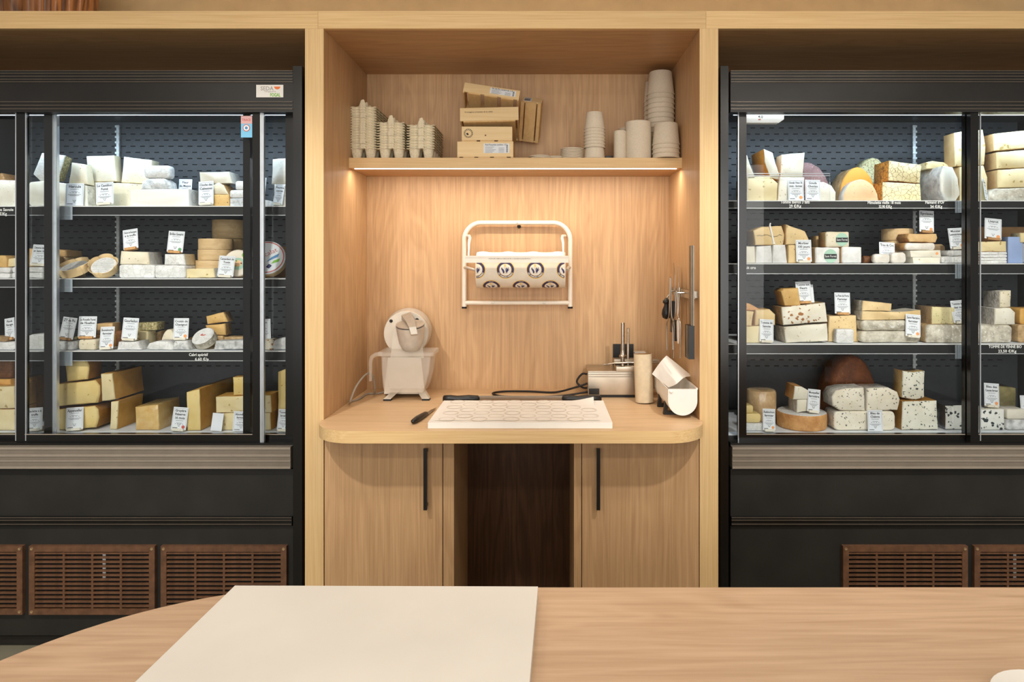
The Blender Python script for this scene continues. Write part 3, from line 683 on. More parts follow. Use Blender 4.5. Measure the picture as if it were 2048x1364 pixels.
# paper cups, tubs and lids (upside down stacks)
def cup_mesh(rt, rb, h):
    w = B(); w.lathe([(rt, .0), (rt + .0025, .002), (rt + .0025, .005), (rt, .0065), (rb, h - .002), (rb - .0015, h), (rb - .004, h - .001), (rb - .005, h - .003), (.002, h - .003)], (0, 0, 0), 40, caps=(False, True))
    bmesh.ops.recalc_face_normals(w.bm, faces=w.bm.faces)
    me = bpy.data.meshes.new('paper_cup'); w.bm.to_mesh(me); w.bm.free(); me.materials.append(MAT['cup_paper'])
    me.polygons.foreach_set('use_smooth', [True] * len(me.polygons)); me.set_sharp_from_angle(angle=.7); return me
def cup_stack(px, y, rt, rb, h, n, pitch, label, base=None, name='paper_cup', pos=True, tilt=0):
    me = cup_mesh(rt, rb, h); b0 = SZ if base is None else base
    for i in range(n):
        o = bpy.data.objects.new(name, me); COL.objects.link(o); o.location = (X(px, y) + tilt * i, y, b0 + pitch * i)
        tag(o, ordinal(i, n, label[0]) + ' ' + label[1] if n > 1 else label, 'cup', 'beige paper cups on the niche shelf')
    return b0 + pitch * (n - 1) + h
u = S * (D + .37) / D
cup_stack(1189, .372, 20.5 * u, 17 * u, 40 * u, 1, 0, 'single beige paper cup carrying the slim cup stack beside the lids')
cup_stack(1189, .372, 20.5 * u, 16.5 * u, 34 * u, 7, 6.2 * u, ('slim paper cup', 'in the upside-down stack beside the lids'), SZ + 22 * u)
cup_stack(1332, .356, 26.5 * u, 23 * u, 43 * u, 4, 8.8 * u, ('wide paper cup', 'in the short stack near the niche corner'))
ub = S * (D + .49) / D
cup_stack(1321, .480, 27 * ub, 22.5 * ub, 46 * ub, 15, 9.6 * ub, ('wide paper cup', 'in the tall stack behind the short one'), SZ)
cup_stack(1302, .573, 14.5 * ub, 12 * ub, 42 * ub, 15, 9.3 * ub, ('beige paper cup', 'in the rearmost tall stack'), SZ)
def tub(px, y, r, h, label):
    w = B(); w.lathe([(r * .985, 0), (r, .002), (r, h - .002), (r - .002, h), (r - .005, h), (r - .006, h - .004), (.002, h - .004)], (X(px, y), y, SZ), 44, caps=(True, True))
    tag(w.obj('paper_tub', 'cup_paper', None, 35), label, 'tub', 'large beige paper tubs on the niche shelf')
tub(1276, .382, 26 * u, 75 * u, 'biggest beige paper tub standing before the others')
tub(1240, .37, 12.5 * u, 56.5 * u, 'narrow low beige paper tub beside the biggest tub'); tub(1254, .49, 17 * ub, 70 * ub, 'beige paper tub half hidden behind the biggest tub')
def lid(px, y, r, z, label, rot=(0, 0, 0)):
    w = B(); w.lathe([(r - .005, 0), (r - .004, .0012), (r + .001, .0022), (r + .001, .0052), (r - .003, .0062), (r - .006, .0066), (r - .009, .0045), (.002, .0045)], (0, 0, 0), 36, caps=(True, True))
    o = w.obj('cup_lid', 'cup_paper', None, 35, local=True); o.location = (X(px, y), y, z); o.rotation_euler = rot
    tag(o, label, 'lid', 'paper lids on the niche shelf')
for i in range(7): lid(1144, .375, 22.5 * u, SZ + .0067 * i, ordinal(i, 7, 'beige lid') + ' in the lid stack beside the slim cups')
lid(1112, .395, 21 * u, SZ, 'lower beige lid of the low pair by the lid stack'); lid(1112, .395, 21 * u, SZ + .0067, 'upper beige lid of the low pair by the lid stack')
lid(1084, .372, 23 * u, SZ + .0006, 'single beige lid lying flat beside the wooden boxes')
lid(1080, .372 , 22 * u, SZ + .0073, 'beige lid lying on the single lid beside the wooden boxes')
bx_o = bx('black_block', 'black_plastic', X(1212, .42), X(1226, .42), .42, .45, SZ, SZ + 11 * u); tag(bx_o, 'small black block between the slim cups and the narrow tub', 'block')
# ------------------------------------------------------------------ paper roll dispenser on the back wall
yt = .575; us = S * (D + yt) / D
dp = thing('paper_roll_dispenser', (X(1034.5, yt), yt, Z(617, yt)), 'cream enamelled tube frame dispenser holding printed wrapping paper on the niche wall', 'dispenser')
x0, x1, zt, zb = X(928.5, yt), X(1140.5, yt), Z(445.5, yt), Z(614, yt); rr = 34 * us; tr = 4.7 * us
pts = [(x0, yt, zb)] + [(x0 + rr - rr * math.cos(a), yt, zt - rr + rr * math.sin(a)) for a in [math.pi / 2 * i / 8 for i in range(9)]] + [(x1 - rr + rr * math.sin(a), yt, zt - rr + rr * math.cos(a)) for a in [math.pi / 2 * i / 8 for i in range(9)]] + [(x1, yt, zb)]
fr = B().tube(pts, tr, 14).obj('tube_frame', 'enamel', dp, 50)
for x in (x0, x1): B().cyl((x, yt, zb - .007), (x, yt, zb + .002), tr * 1.05).obj('end_cap', 'rubber', fr, 40)
zl = Z(605.5, yt); cb = B().tube([(x0, yt, zl), ((x0 + x1) / 2, yt, zl), (x1, yt, zl)], 4.3 * us, 12).obj('cross_tube', 'enamel', dp, 50)
for px in (986, 1088): B().lathe([(.006, 0), (.006, .002), (.002, .003)], (X(px, yt), yt - 4.3 * us, zl), 14, Matrix.Rotation(math.pi / 2, 3, 'X')).obj('screw', 'cast_alu', cb, 40)
for px, z in ((1035, Z(445.5, yt)),): B().lathe([(.005, 0), (.005, .002), (.002, .003)], (X(px, yt), yt - tr, z), 14, Matrix.Rotation(math.pi / 2, 3, 'X')).obj('screw', 'cast_alu', fr, 40)
for px, z in ((1038, Z(453, .6)),): B().lathe([(.009, 0), (.009, .012), (.005, .014)], (X(px, .6), .6095, z), 16, Matrix.Rotation(math.pi / 2, 3, 'X')).obj('wall_plug', 'rubber', dp, 40)
for x, z in ((x0, zl), (x1, zl), (x0, Z(470, yt)), (x1, Z(470, yt))): B().cyl((x, yt, z), (x, .61, z), .006, n=10).obj('standoff', 'enamel', dp)
# roll
rc, rz, rR = .505, Z(540, .505), .0815
ra, rb_ = X(951, .43), X(1131, .43)
rl = B(); rl.cyl((ra, rc, rz), (rb_, rc, rz), rR, n=64).obj
roll = B().cyl((ra, rc, rz), (rb_, rc, rz), rR, n=64).obj('wrapping_paper_roll', 'paper_wrap', None, 40)
tag(roll, 'roll of cheese wrapping paper printed with round emblems in the dispenser', 'paper roll')
def on_roll(p, lift=.0006):         # p = (x, *, arc length below the roll's front line)
    a = -p.z / rR; return Vector((p.x, rc - (rR + lift) * math.cos(a), rz - (rR + lift) * math.sin(a)))
def emblem(cx, s0, R_, ghost=False):
    def disc(r0, r1, m, lift, n=40):
        b = B()
        for i in range(n):
            a0, a1 = 2 * math.pi * i / n, 2 * math.pi * (i + 1) / n
            q = [(r0, a0), (r0, a1), (r1, a1), (r1, a0)]
            q = [Vector((cx + r * math.cos(a), 0, s0 + r * math.sin(a))) for r, a in q]
            if all(ra < p.x < rb_ for p in q): b.poly([on_roll(p, lift) for p in q])
        if len(b.bm.faces): return b.obj('emblem_ring', m, roll)
    if ghost:
        disc(R_, R_ * .93, 'ghost_ink', .0005); disc(R_ * .72, R_ * .66, 'ghost_ink', .0005); return
    disc(R_ * 1.08, R_, 'yellow_ink', .0005); disc(R_, R_ * .72, 'navy', .0006); disc(R_ * .72, R_ * .68, 'yellow_ink', .0006); disc(R_ * .68, .0005, 'paper_white', .0005)
    b = B()
    for g in (((-.5, .1), (-.42, .34), (-.36, .12), (-.2, .02), (-.1, -.3), (-.25, -.45), (-.38, -.1)), ((.0, .05), (.14, .3), (.2, .05), (.36, .36), (.34, .0), (.5, .1), (.3, -.16), (.12, -.42), (.05, -.2))):
        q = [Vector((cx + x * R_, 0, s0 + z * R_)) for x, z in g]
        if all(ra < p.x < rb_ for p in q): b.poly([on_roll(p, .0009) for p in q])
    if len(b.bm.faces): b.obj('emblem_drawing', 'navy', roll)
    b = B(); q = [Vector((cx + x * R_, 0, s0 + z * R_)) for x, z in ((-.15, .62), (.02, .6), (.0, .3), (-.06, .3))]
    if all(ra < p.x < rb_ for p in q):
        b.poly([on_roll(p, .0009) for p in q]); b.obj('emblem_star', 'yellow_ink', roll)
    b = B(); s = 'LES FROMAGERS NORMANDS'
    for i, ch in enumerate(s):
        if ch == ' ': continue
        a = math.radians(205 + i * 130 / (len(s) - 1)); R2 = R_ * .86
        ux = Vector((-math.sin(a), 0, math.cos(a))); uz = Vector((-math.cos(a), 0, -math.sin(a)))
        o = Vector((cx + R2 * math.cos(a), 0, s0 + R2 * math.sin(a))) - uz * R_ * .09
        if ra + .01 < o.x < rb_ - .01: put_text(b, ch, R_ * .26, o, ux, uz, mapf=lambda p: on_roll(p, .0010))
    if len(b.bm.verts): b.obj('emblem_lettering', 'paper_white', roll)
ue = S * (D + .43) / D
for px in (953, 1011, 1071, 1131): emblem(X(px, .43), .002, 17 * ue)
for px in (982, 1042, 1101): emblem(X(px, .44), -.088, 17 * ue)
for px in (983, 1043, 1101): emblem(X(px, .43), -.026, 14 * ue, True)
yc = .405; uc = S * (D + yc) / D
yc = .398; cu = B().box(X(930, yc), X(1137, yc), yc, yc + .012, Z(525.5, yc), Z(514, yc)); cu.box(X(930, yc), X(1137, yc), yc - .001, yc + .016, Z(514, yc), Z(511.5, yc))
cu = cu.obj('cutter_bar', 'enamel', dp, 40, bev=.001)
b = B(); rnd = random.Random(9)
for i in range(30):
    x = X(978 + 85 * i / 30, yc); b.box(x - rnd.uniform(.0006, .004), x + rnd.uniform(.0006, .004), yc - .0006, yc + .0001, Z(517.5, yc) - .0004, Z(517.5, yc) + rnd.uniform(.0004, .002))
b.obj('worn_paint', 'ink', cu)
for px, s in ((936, 1), (1128, -1)):
    B().tube([P(px - 2 * s, 472, yt), P(px + 3 * s, 472, yt - .03), P(px + 4 * s, 476, .5), P(px + 2 * s, 486, .45), P(px + 1.5 * s, 500, .43), P(px + 1 * s, 513, yc + .01)], [.007, .007, .007, .006, .0045, .0045], 10).obj('spring_arm', 'enamel', dp, 50)
    B().tube([P(929 if s > 0 else 1140, 535, yt), P(933 if s > 0 else 1136, 535, .52), (ra - .009 if s > 0 else rb_ + .009, rc, rz)], .007, 10).obj('roll_holder', 'cast_alu', dp, 50)
# free end of the paper rising over the roll and under the cutter bar
b = B(); n = 40
rows = []
for j in range(5):
    f = j / 4; rows.append([])
    for i in range(n + 1):
        x = ra + .004 + (rb_ - ra - .008) * i / n; wv = .004 * math.sin(i * .55) * (1 - f)
        a = math.radians(62 - 24 * f); rad = rR + .004 + .005 * (1 - f)
        rows[-1].append(Vector((x, rc - rad * math.cos(a), rz + rad * math.sin(a) + wv)))
for a, c in zip(rows, rows[1:]):
    va = [b.bm.verts.new(p) for p in a]; vc = [b.bm.verts.new(p) for p in c]
    for i in range(n): b.face([va[i], va[i + 1], vc[i + 1], vc[i]])
bmesh.ops.remove_doubles(b.bm, verts=b.bm.verts, dist=1e-5); bmesh.ops.solidify(b.bm, geom=b.bm.faces[:], thickness=.0006)
b.obj('paper_end', 'paper_white', roll, 60)
# ------------------------------------------------------------------ wall socket plate
y = .606; p0, p1 = P(1226, 731, y), P(1267, 688, y)
tag(B().box(p0.x, p1.x, y - .004, y + .004, p0.z, p1.z).obj('socket_plate', 'black_plastic', None, 40, bev=.002), 'black square socket plate on the niche back wall', 'socket')
# ------------------------------------------------------------------ cheese grater
gy = .35; ug = S * (D + gy) / D
G = lambda px, py, y=gy: P(px, py, y)
gr = thing('cheese_grater', (X(812, .42), .42, WT1), 'grey cast metal electric cheese grater with a clear tub on the worktop', 'grater')
# body: tapered pedestal
def frus(poly0, y0, poly1, y1, nm, m, parent, bev=.004):
    w = B(); w.rings([[P(a, c, y0) for a, c in poly0], [P(a, c, y1) for a, c in poly1]]); return w.obj(nm, m, parent, 40, bev=bev)
frus([(776, 715), (842, 715), (850, 788), (768, 788)], .40, [(776, 715), (842, 715), (848, 785), (770, 785)], .52, 'body', 'cast_grey', gr)
frus([(788, 652), (840, 652), (848, 716), (781, 716)], .41, [(788, 652), (840, 652), (846, 716), (784, 716)], .50, 'neck', 'cast_grey', gr)
for a, c, yy in ((775, 800, .352), (852, 797, .358), (790, 787, .50), (836, 787, .50)):
    o = P(a, c, yy); z0 = WT1
    ft = B(); s = 1 if a > 812 else -1
    ft.rings([[Vector((o.x + dx, o.y + dy, z0 + .008)) for dx, dy in ((-.016, -.012), (.016, -.012), (.016, .02), (-.016, .02))], [Vector((o.x - s * .045 + dx, .42 + dy, z0 + .05)) for dx, dy in ((-.016, -.012), (.016, -.012), (.016, .02), (-.016, .02))]])
    ft = ft.obj('foot', 'cast_grey', gr, 40, bev=.003)
    bx('rubber_pad', 'rubber', o.x - .016, o.x + .016, o.y - .012, o.y + .02, z0, z0 + .008, ft)
c = P(812, 667, .47); MR = Matrix.Rotation(math.pi / 2, 3, 'X')
md = B().lathe([(.098, -.012), (.102, -.006), (.102, .016), (.099, .022), (.05, .024)], (c.x, .49, c.z), 48, MR).obj('motor_disc', 'cast_grey', gr, 40)
B().lathe([(.105, 0), (.105, .05), (.09, .075)], (c.x - .006, .575, c.z + .004), 48, MR).obj('motor_housing', 'cast_alu', gr, 40)
for px, py in ((782, 642), (834, 639.5)):
    q = P(px, py, .465); B().lathe([(.0075, 0), (.0075, .004), (.004, .006), (.002, .004)], (q.x, .468, q.z), 16, MR).obj('bolt', 'black_plastic', md, 40)
# hopper: cup leaning forward
hc = P(820, 672, .37); Mh = Matrix.Rotation(math.radians(13), 3, 'X')
hp = B().lathe([(.030, -.066), (.040, -.058), (.052, -.03), (.058, .01), (.062, .046), (.058, .046), (.05, .0)], (hc.x, .385, hc.z), 44, Mh).obj('hopper', 'cast_alu', gr, 40)
lc = Vector((hc.x, .385, hc.z)) + Mh @ Vector((0, 0, .047))
B().lathe([(.0605, 0), (.0605, .003)], lc, 44, Mh).obj('lid_seal', 'rubber', hp, 40)
ld = B().lathe([(.0615, .003), (.0615, .007), (.05, .009), (.02, .010)], lc, 44, Mh).obj('hopper_lid', 'lid_grey', gr, 40)
# lever
w = B(); a0, a1 = P(803, 627, .47), P(829, 668, .30)
ax = P(816, 625, .47)
pr_ = [[P(803, 630, .45), P(821, 624, .45), P(821, 634, .46), P(803, 640, .46)], [P(811, 641, .36), P(828, 637, .36), P(828, 642, .365), P(812, 646, .365)], [P(818, 655, .305), P(832, 653, .305), P(832, 657, .31), P(818, 659, .31)], [P(822, 669, .298), P(835, 667.5, .298), P(835, 671, .303), P(822, 672, .303)]]
B().rings(pr_).obj('lever', 'lid_grey', gr, 40, bev=.002)
# clear tub with a rim and handle
w = B(); yq0, yq1 = .315, .40
def ringp(x0, x1, y0, y1, py): return [P(x0, py, y0), P(x1, py, y0), Vector((X(x1, y0), y1, Z(py, y0))), Vector((X(x0, y0), y1, Z(py, y0)))]
out_ = [(758, 866, 706), (761, 863, 708), (763, 861, 716), (764, 858, 745), (766, 851, 772), (769, 846, 785)]
inn_ = [(771, 844, 783.5), (768, 849, 771), (766, 856, 745), (765, 859, 715)]
w.rings([ringp(a, c, yq0, yq1 + .05, d) for a, c, d in out_] + [ringp(a, c, yq0 + .003, yq1 + .047, d) for a, c, d in inn_], True, (False, False))
w.poly(ringp(769, 846, yq0, yq1 + .05, 785)); w.poly(ringp(771, 844, yq0 + .003, yq1 + .047, 783.5))
tb = w.obj('clear_tub', 'clear_tub', gr, 40)
B().box(X(757, yq0), X(867, yq0), yq0 - .004, yq1 + .052, Z(712, yq0), Z(703.5, yq0)).obj('tub_rim', 'clear_tub', tb, 40, bev=.003)
hp_ = [P(764, 708, .36), P(752, 709, .36), P(744, 714, .36), P(741, 724, .36), P(741, 745, .36), P(741, 762, .36)]
w = B(); 
for k_ in range(1): w.tube(hp_, [.010, .010, .010, .009, .008, .007], 10)
w.obj('tub_handle', 'clear_tub', tb, 60)
def smooth(pts, k=6):
    pts = [Vector(p) for p in pts]; o = []
    for i in range(len(pts) - 1):
        p0, p1, p2, p3 = pts[max(i - 1, 0)], pts[i], pts[i + 1], pts[min(i + 2, len(pts) - 1)]
        for j in range(k):
            t = j / k; o.append(.5 * ((2 * p1) + (-p0 + p2) * t + (2 * p0 - 5 * p1 + 4 * p2 - p3) * t * t + (-p0 + 3 * p1 - 3 * p2 + p3) * t ** 3))
    return o + [pts[-1]]
zc = WT1 + .005
cd = [Vector((X(790, .5), .5, zc + .02)), Vector((X(757, .48), .48, zc)), Vector((X(735, .47), .47, zc)), Vector((X(718, .36), .36, zc)), floor_hit(702, 803, zc), Vector((X(699, .21), .22, zc + .02)), Vector((X(712, .26), .27, zc + .075)), Vector((X(732, .34), .36, zc + .11)), Vector((X(743, .37), .40, zc + .085)), Vector((X(746, .4), .43, zc + .03)), Vector((X(744, .43), .46, zc))]
B().tube(smooth(cd), .0042, 8).obj('power_cord', 'cable_grey', gr, 60)
# ------------------------------------------------------------------ small knife, board, printed sheet, two-handled knife
a, c = floor_hit(826, 843, WT1 + .012), floor_hit(873, 815, WT1 + .006)
kn = thing('paring_knife', (a.x, a.y, WT1), 'small knife with a black handle lying left of the white board', 'knife')
kn['label'] = 'small black-handled paring knife lying on the worktop beside the white board'
m_ = a.lerp(c, .56)
dv = (c - a).normalized()
w = B().tube([a - dv * .006, a, a.lerp(c, .15), a.lerp(c, .32), a.lerp(c, .5), m_], [.003, .0085, .0118, .0115, .010, .006], 12); w.obj('handle', 'black_plastic', kn, 60)
sd = Vector((-dv.y, dv.x, 0)); b = B(); bl = [m_ - sd * .007, m_ + sd * .009, m_.lerp(c, .6) + sd * .009, c]
b.rings([[Vector((p.x, p.y, WT1 + .004)) for p in bl], [Vector((p.x, p.y, WT1 + .006)) for p in bl]]); b.obj('blade', 'steel', kn)
BZ = WT1 + .022
w = B().box(-.422, .243, -.13, .245, WT1 + .0005, BZ)
tag(w.obj('worktop_board', 'board_white', None, 40, bev=.006), 'white plastic cutting board with a printed sheet on the oak worktop', 'cutting board')
b = B(); n, m = 30, 14; g = []
for j in range(m + 1):
    r_ = []
    for i in range(n + 1):
        x = -.40 + .60 * i / n; y = -.105 + .345 * j / m; z = BZ + .0012 + .0006 * math.sin(i * .7 + j * .4)
        cr_ = max(0, (i - n + 5) / 5) * max(0, (j - m + 4) / 4); z += .016 * cr_ ** 1.5; y -= .006 * cr_
        r_.append(b.bm.verts.new((x + .0015 * math.sin(j), y, z)))
    g.append(r_)
for j in range(m):
    for i in range(n): b.face([g[j][i], g[j][i + 1], g[j + 1][i + 1], g[j + 1][i]])
sh = b.obj('printed_sheet', 'board_white', None); tag(sh, 'thin translucent wrapping sheet with faint round emblems on the white board', 'paper sheet')
rnd = random.Random(2)
for j in range(7):
    for i in range(5):
        cx_ = -.36 + .118 * i + (.059 if j % 2 else 0); cy_ = -.085 + .05 * j
        if cx_ > .10 and j > 4: continue
        b = B()
        for q in range(28):
            a0, a1 = 2 * math.pi * q / 28, 2 * math.pi * (q + 1) / 28
            b.poly([(cx_ + r_ * math.cos(t), cy_ + r_ * math.sin(t), BZ + .0020) for r_, t in ((.031, a0), (.031, a1), (.026, a1), (.026, a0))])
        b.obj('faint_emblem', 'ghost_ink', sh)
dk = thing('two_handled_knife', (X(1044, .30), .30, WT1), 'long two-handled cheese knife lying behind the white board', 'knife')
yk = .305
for pa, pb in ((886, 959), (1124, 1203)):
    xa_, xb_ = X(pa, yk), X(pb, yk); zz = WT1 + .0165
    w = B().tube([(xa_, yk, zz), (xa_ + .004, yk, zz), (xa_ + .03, yk, zz + .001), (xa_ * .6 + xb_ * .4, yk, zz - .0015), (xa_ * .3 + xb_ * .7, yk, zz + .001), (xb_ - .006, yk, zz), (xb_, yk, zz)], [.009, .0150, .0160, .0150, .0160, .0145, .008], 14); w.obj('handle', 'black_plastic', dk, 60)
B().box(X(955, yk), X(1130, yk), yk - .002, yk + .001, WT1 + .001, WT1 + .030).obj('blade', 'steel', dk)
# ------------------------------------------------------------------ stainless wrapping machine
my = .41
mc = thing('wrapping_machine', (X(1240, .5), .5, WT1), 'stainless steel heat-sealing machine with two upright rods beside the cardboard tube', 'machine')
x0, x1 = X(1176, my), X(1300, my)
bx('base', 'rubber', x0 + .004, x1, my + .006, .585, WT1, WT1 + .012, mc)
bo = bx('housing', 'steel_brushed', x0, x1, my, .59, WT1 + .012, Z(742, my), mc, bev=.003)
for k_, py in enumerate((744, 748.5, 753)): 
    z = Z(py, my); B().box(x0, X(1266, my), my - .003, my, z - .003, z + .003).obj('ridge', 'steel', bo, bev=.001)
bx('top_plate', 'steel_brushed', X(1232, my), x1, my - .012, .50, Z(742, my) , Z(733, my), mc, bev=.002)
q = P(1187, 783, my); B().box(x0 + .004, x0 + .05, my - .0008, my, Z(789, my), Z(777, my)).obj('grip_patch', 'black_metal', bo)
r1 = P(1245.5, 733, .44); B().lathe([(.0085, 0), (.0085, .045), (.0095, .045), (.0095, .05), (.0085, .05), (.0085, Z(646, .44) - r1.z), (.006, Z(645, .44) - r1.z)], r1, 20).obj('rod', 'steel', mc, 40)
r2 = P(1256, 733, .46); B().lathe([(.0055, 0), (.0055, Z(657, .46) - r2.z), (.004, Z(656, .46) - r2.z)], r2, 16).obj('rod', 'steel', mc, 40)
B().lathe([(.016, 0), (.017, .003), (.017, .006), (.011, .012), (.009, .03)], P(1245.5, 714, .44), 24).obj('collar', 'steel', mc, 40)
B().box(X(1228, .46), X(1318, .46), .45, .50, Z(726, .46), Z(718, .46)).obj('cross_plate', 'steel_brushed', mc, bev=.003)
B().tube([P(1228, 726, .42), P(1260, 725, .42), P(1318, 726, .43)], .004, 8).obj('cross_rod', 'steel', mc, 60)
B().box(X(1268, .5), X(1290, .5), .48, .52, Z(708, .5), Z(703, .5)).obj('knob_plate', 'cast_alu', mc, bev=.002)
B().tube(smooth([P(1206, 730, .43), P(1218, 728, .42), P(1230, 726, .42), P(1238, 727, .43)]), .003, 8).obj('hook', 'steel', mc, 60)
zc = WT1 + .006
cd = [Vector((x0 + .01, .50, WT1 + .085)), Vector((x0 - .02, .50, WT1 + .09)), Vector((x0 - .045, .50, WT1 + .055)), Vector((x0 - .02, .49, WT1 + .03)), Vector((x0 + .004, .48, WT1 + .03))]
B().tube(smooth(cd), .0045, 8).obj('cord_loop', 'rubber', mc, 60)
cd = [Vector((x0 + .004, .46, WT1 + .055)), Vector((x0 - .05, .47, WT1 + .035)), Vector((X(1110, .5), .50, zc)), Vector((X(1060, .52), .52, zc)), Vector((X(1010, .52), .52, zc)), Vector((X(986, .49), .48, zc)), Vector((X(1000, .44), .42, zc)), Vector((X(1040, .42), .395, zc)), Vector((X(1080, .42), .40, zc)), Vector((X(1130, .43), .43, zc)), Vector((x0 + .004, .45, WT1 + .018))]
B().tube(smooth(cd), .0045, 8).obj('power_cord', 'rubber', mc, 60)
# cardboard tube
cb_ = floor_hit(1289, 805, WT1); ctop = P(1285.5, 709, cb_.y + .012)
rt = 18.2 * S * (D + cb_.y) / D
ctop = cb_ + (ctop - cb_).normalized() * ((ctop - cb_).length)
q = (ctop - cb_).to_track_quat('Z', 'Y').to_matrix(); hgt = (ctop - cb_).length
w = B().lathe([(rt, 0), (rt, hgt), (rt - .0022, hgt), (rt - .0022, .003)], cb_ + Vector((0, 0, .003)), 40, q, caps=(True, True))
for f in w.bm.faces:
    cc = f.calc_center_median() - cb_; ax_ = (ctop - cb_).normalized()
    if (cc - ax_ * cc.dot(ax_)).length < rt - .0015: f.material_index = 1  # browner inside, so the hollow of the tube reads as shaded
tbo = w.obj('cardboard_tube', ['card_tube', 'kraft'], None, 40); tag(tbo, 'upright pale cardboard tube leaning beside the stainless machine', 'tube')
# trough with a paper sheet
tr_ = thing('paper_trough', (.525, .17, WT1), 'white U-shaped plastic trough on grey feet at the niche side', 'trough')
ya, yb_ = .016, .325; xl, xr = .470, .582; rad = (xr - xl) / 2; zt = Z(778, ya); zb = WT1 + .0135
def uout(s): 
    r_ = rad * s; cxx = (xl + xr) / 2
    return [(cxx - r_, zt)] + [(cxx + r_ * math.cos(a), zb + rad + r_ * math.sin(a)) for a in [math.pi + math.pi * i / 18 for i in range(19)]] + [(cxx + r_, zt)]
w = B(); o1, i1 = uout(1), uout(.95)
w.rings([[Vector((x, yy, z)) for x, z in o1 + i1[::-1]] for yy in (ya + .004, yb_)])
w.obj('channel', 'white_plastic', tr_, 40)
B().prism(uout(1.0), ya - .004, ya + .004).obj('end_cap', 'white_plastic', tr_, 40, bev=.002)
B().prism(uout(1.0), yb_, yb_ + .006).obj('end_cap', 'white_plastic', tr_, 40, bev=.001)
B().lathe([(.007, 0), (.007, .004), (.004, .006)], (xl + .012, ya - .004, zt - .008), 18, MR).obj('hinge_knob', 'white_plastic', tr_, 40)
B().box(xr - .004, xr + .003, ya, yb_, zt - .003, zt + .004).obj('lip', 'white_plastic', tr_, bev=.001)
for yy in (.085, .22):
    w = B(); cxx = (xl + xr) / 2
    w.prism([(cxx - rad - .004, WT1 + .0), (cxx + .04, WT1), (cxx + .04, WT1 + .0125), (cxx - rad + .012, WT1 + .0125), (cxx - rad + .012, WT1 + .055), (cxx - rad + .003, WT1 + .055)], yy, yy + .022)
    w.obj('foot', 'charcoal', tr_, 40)
b = B(); n, m = 12, 10; g = []
c0, c1, c2, c3 = P(1304, 748, .26), P(1333, 711, .30), P(1384, 750, .17), P(1337, 777, .11)
for j in range(m + 1):
    r_ = []
    for i in range(n + 1):
        uu, vv = i / n, j / m
        p = (c0 * (1 - uu) + c1 * uu) * (1 - vv) + (c3 * (1 - uu) + c2 * uu) * vv
        p = p + Vector((.0, -.012, .010)) * math.sin(math.pi * uu) * (1 - .3 * vv) + Vector((0, 0, .004)) * math.sin(uu * 9 + vv * 2) * vv
        r_.append(b.bm.verts.new(p))
    g.append(r_)
for j in range(m):
    for i in range(n): b.face([g[j][i], g[j][i + 1], g[j + 1][i + 1], g[j + 1][i]])
tag(b.obj('curled_sheet', 'board_white', None, 60), 'curled white paper sheet sticking out of the plastic trough', 'paper sheet')
# ------------------------------------------------------------------ knife rack on the side wall
XW = XR0
rk = thing('magnetic_knife_rack', (XW - .01, .25, Z(590, .25)), 'short steel magnetic bar fixed to the niche side wall', 'knife rack')
zr = Z(583, .25)
bx('bar', 'steel', XW - .028, XW - .010, .03, .47, zr - .02, zr + .012, rk, bev=.002)
for yy in (.05, .44): bx('bracket', 'steel_brushed', XW - .010, XW, yy - .012, yy + .012, zr - .016, zr + .01, rk)
XT = XW - .032                                   # tools touch the bar here
def yat(px): return XT * FPX / (px - VX) - D     # depth at which the tool plane is seen at that column
def tool(label, name='knife'): return thing(name, (XT, .2, zr), label, 'fork' if 'fork' in name else 'knife', 'tools on the magnetic rack')
def zrow(py, px): return Z(py, yat(px))
def blade(t, px, z0, z1, wd, m='steel', x=XT, th=.002):
    y = yat(px); b = B(); b.rings([[Vector((x - th, y - wd / 2, z0)), Vector((x, y - wd / 2, z0)), Vector((x, y + wd / 2, z0)), Vector((x - th, y + wd / 2, z0))], [Vector((x - th, y - wd / 2, z0 + (z1 - z0) * .7)), Vector((x, y - wd / 2, z0 + (z1 - z0) * .7)), Vector((x, y + wd / 2, z0 + (z1 - z0) * .7)), Vector((x - th, y + wd / 2, z0 + (z1 - z0) * .7))], [Vector((x - th, y + wd * .3, z1)), Vector((x, y + wd * .3, z1)), Vector((x, y + wd / 2, z1)), Vector((x - th, y + wd / 2, z1))]])
    return b.obj('blade', m, t)
t = tool('short knife with a black bulb handle on the magnetic rack'); px = 1342; y = yat(px)
blade(t, px, zrow(612, px), zrow(553, px), .018)
z0, z1 = zrow(638, px), zrow(597, px)
B().lathe([(.006, 0), (.017, .006), (.0215, .022), (.019, .040), (.011, .058), (.010, .066), (.016, .072), (.016, .080), (.008, .088), (.004, .094)], (XT - .020, y, z0), 24).obj('handle', 'black_plastic', t, 50)
B().cyl((XT - .020, y, z1), (XT - .001, y, z1 + .028), .003, n=8).obj('tang', 'steel', t)
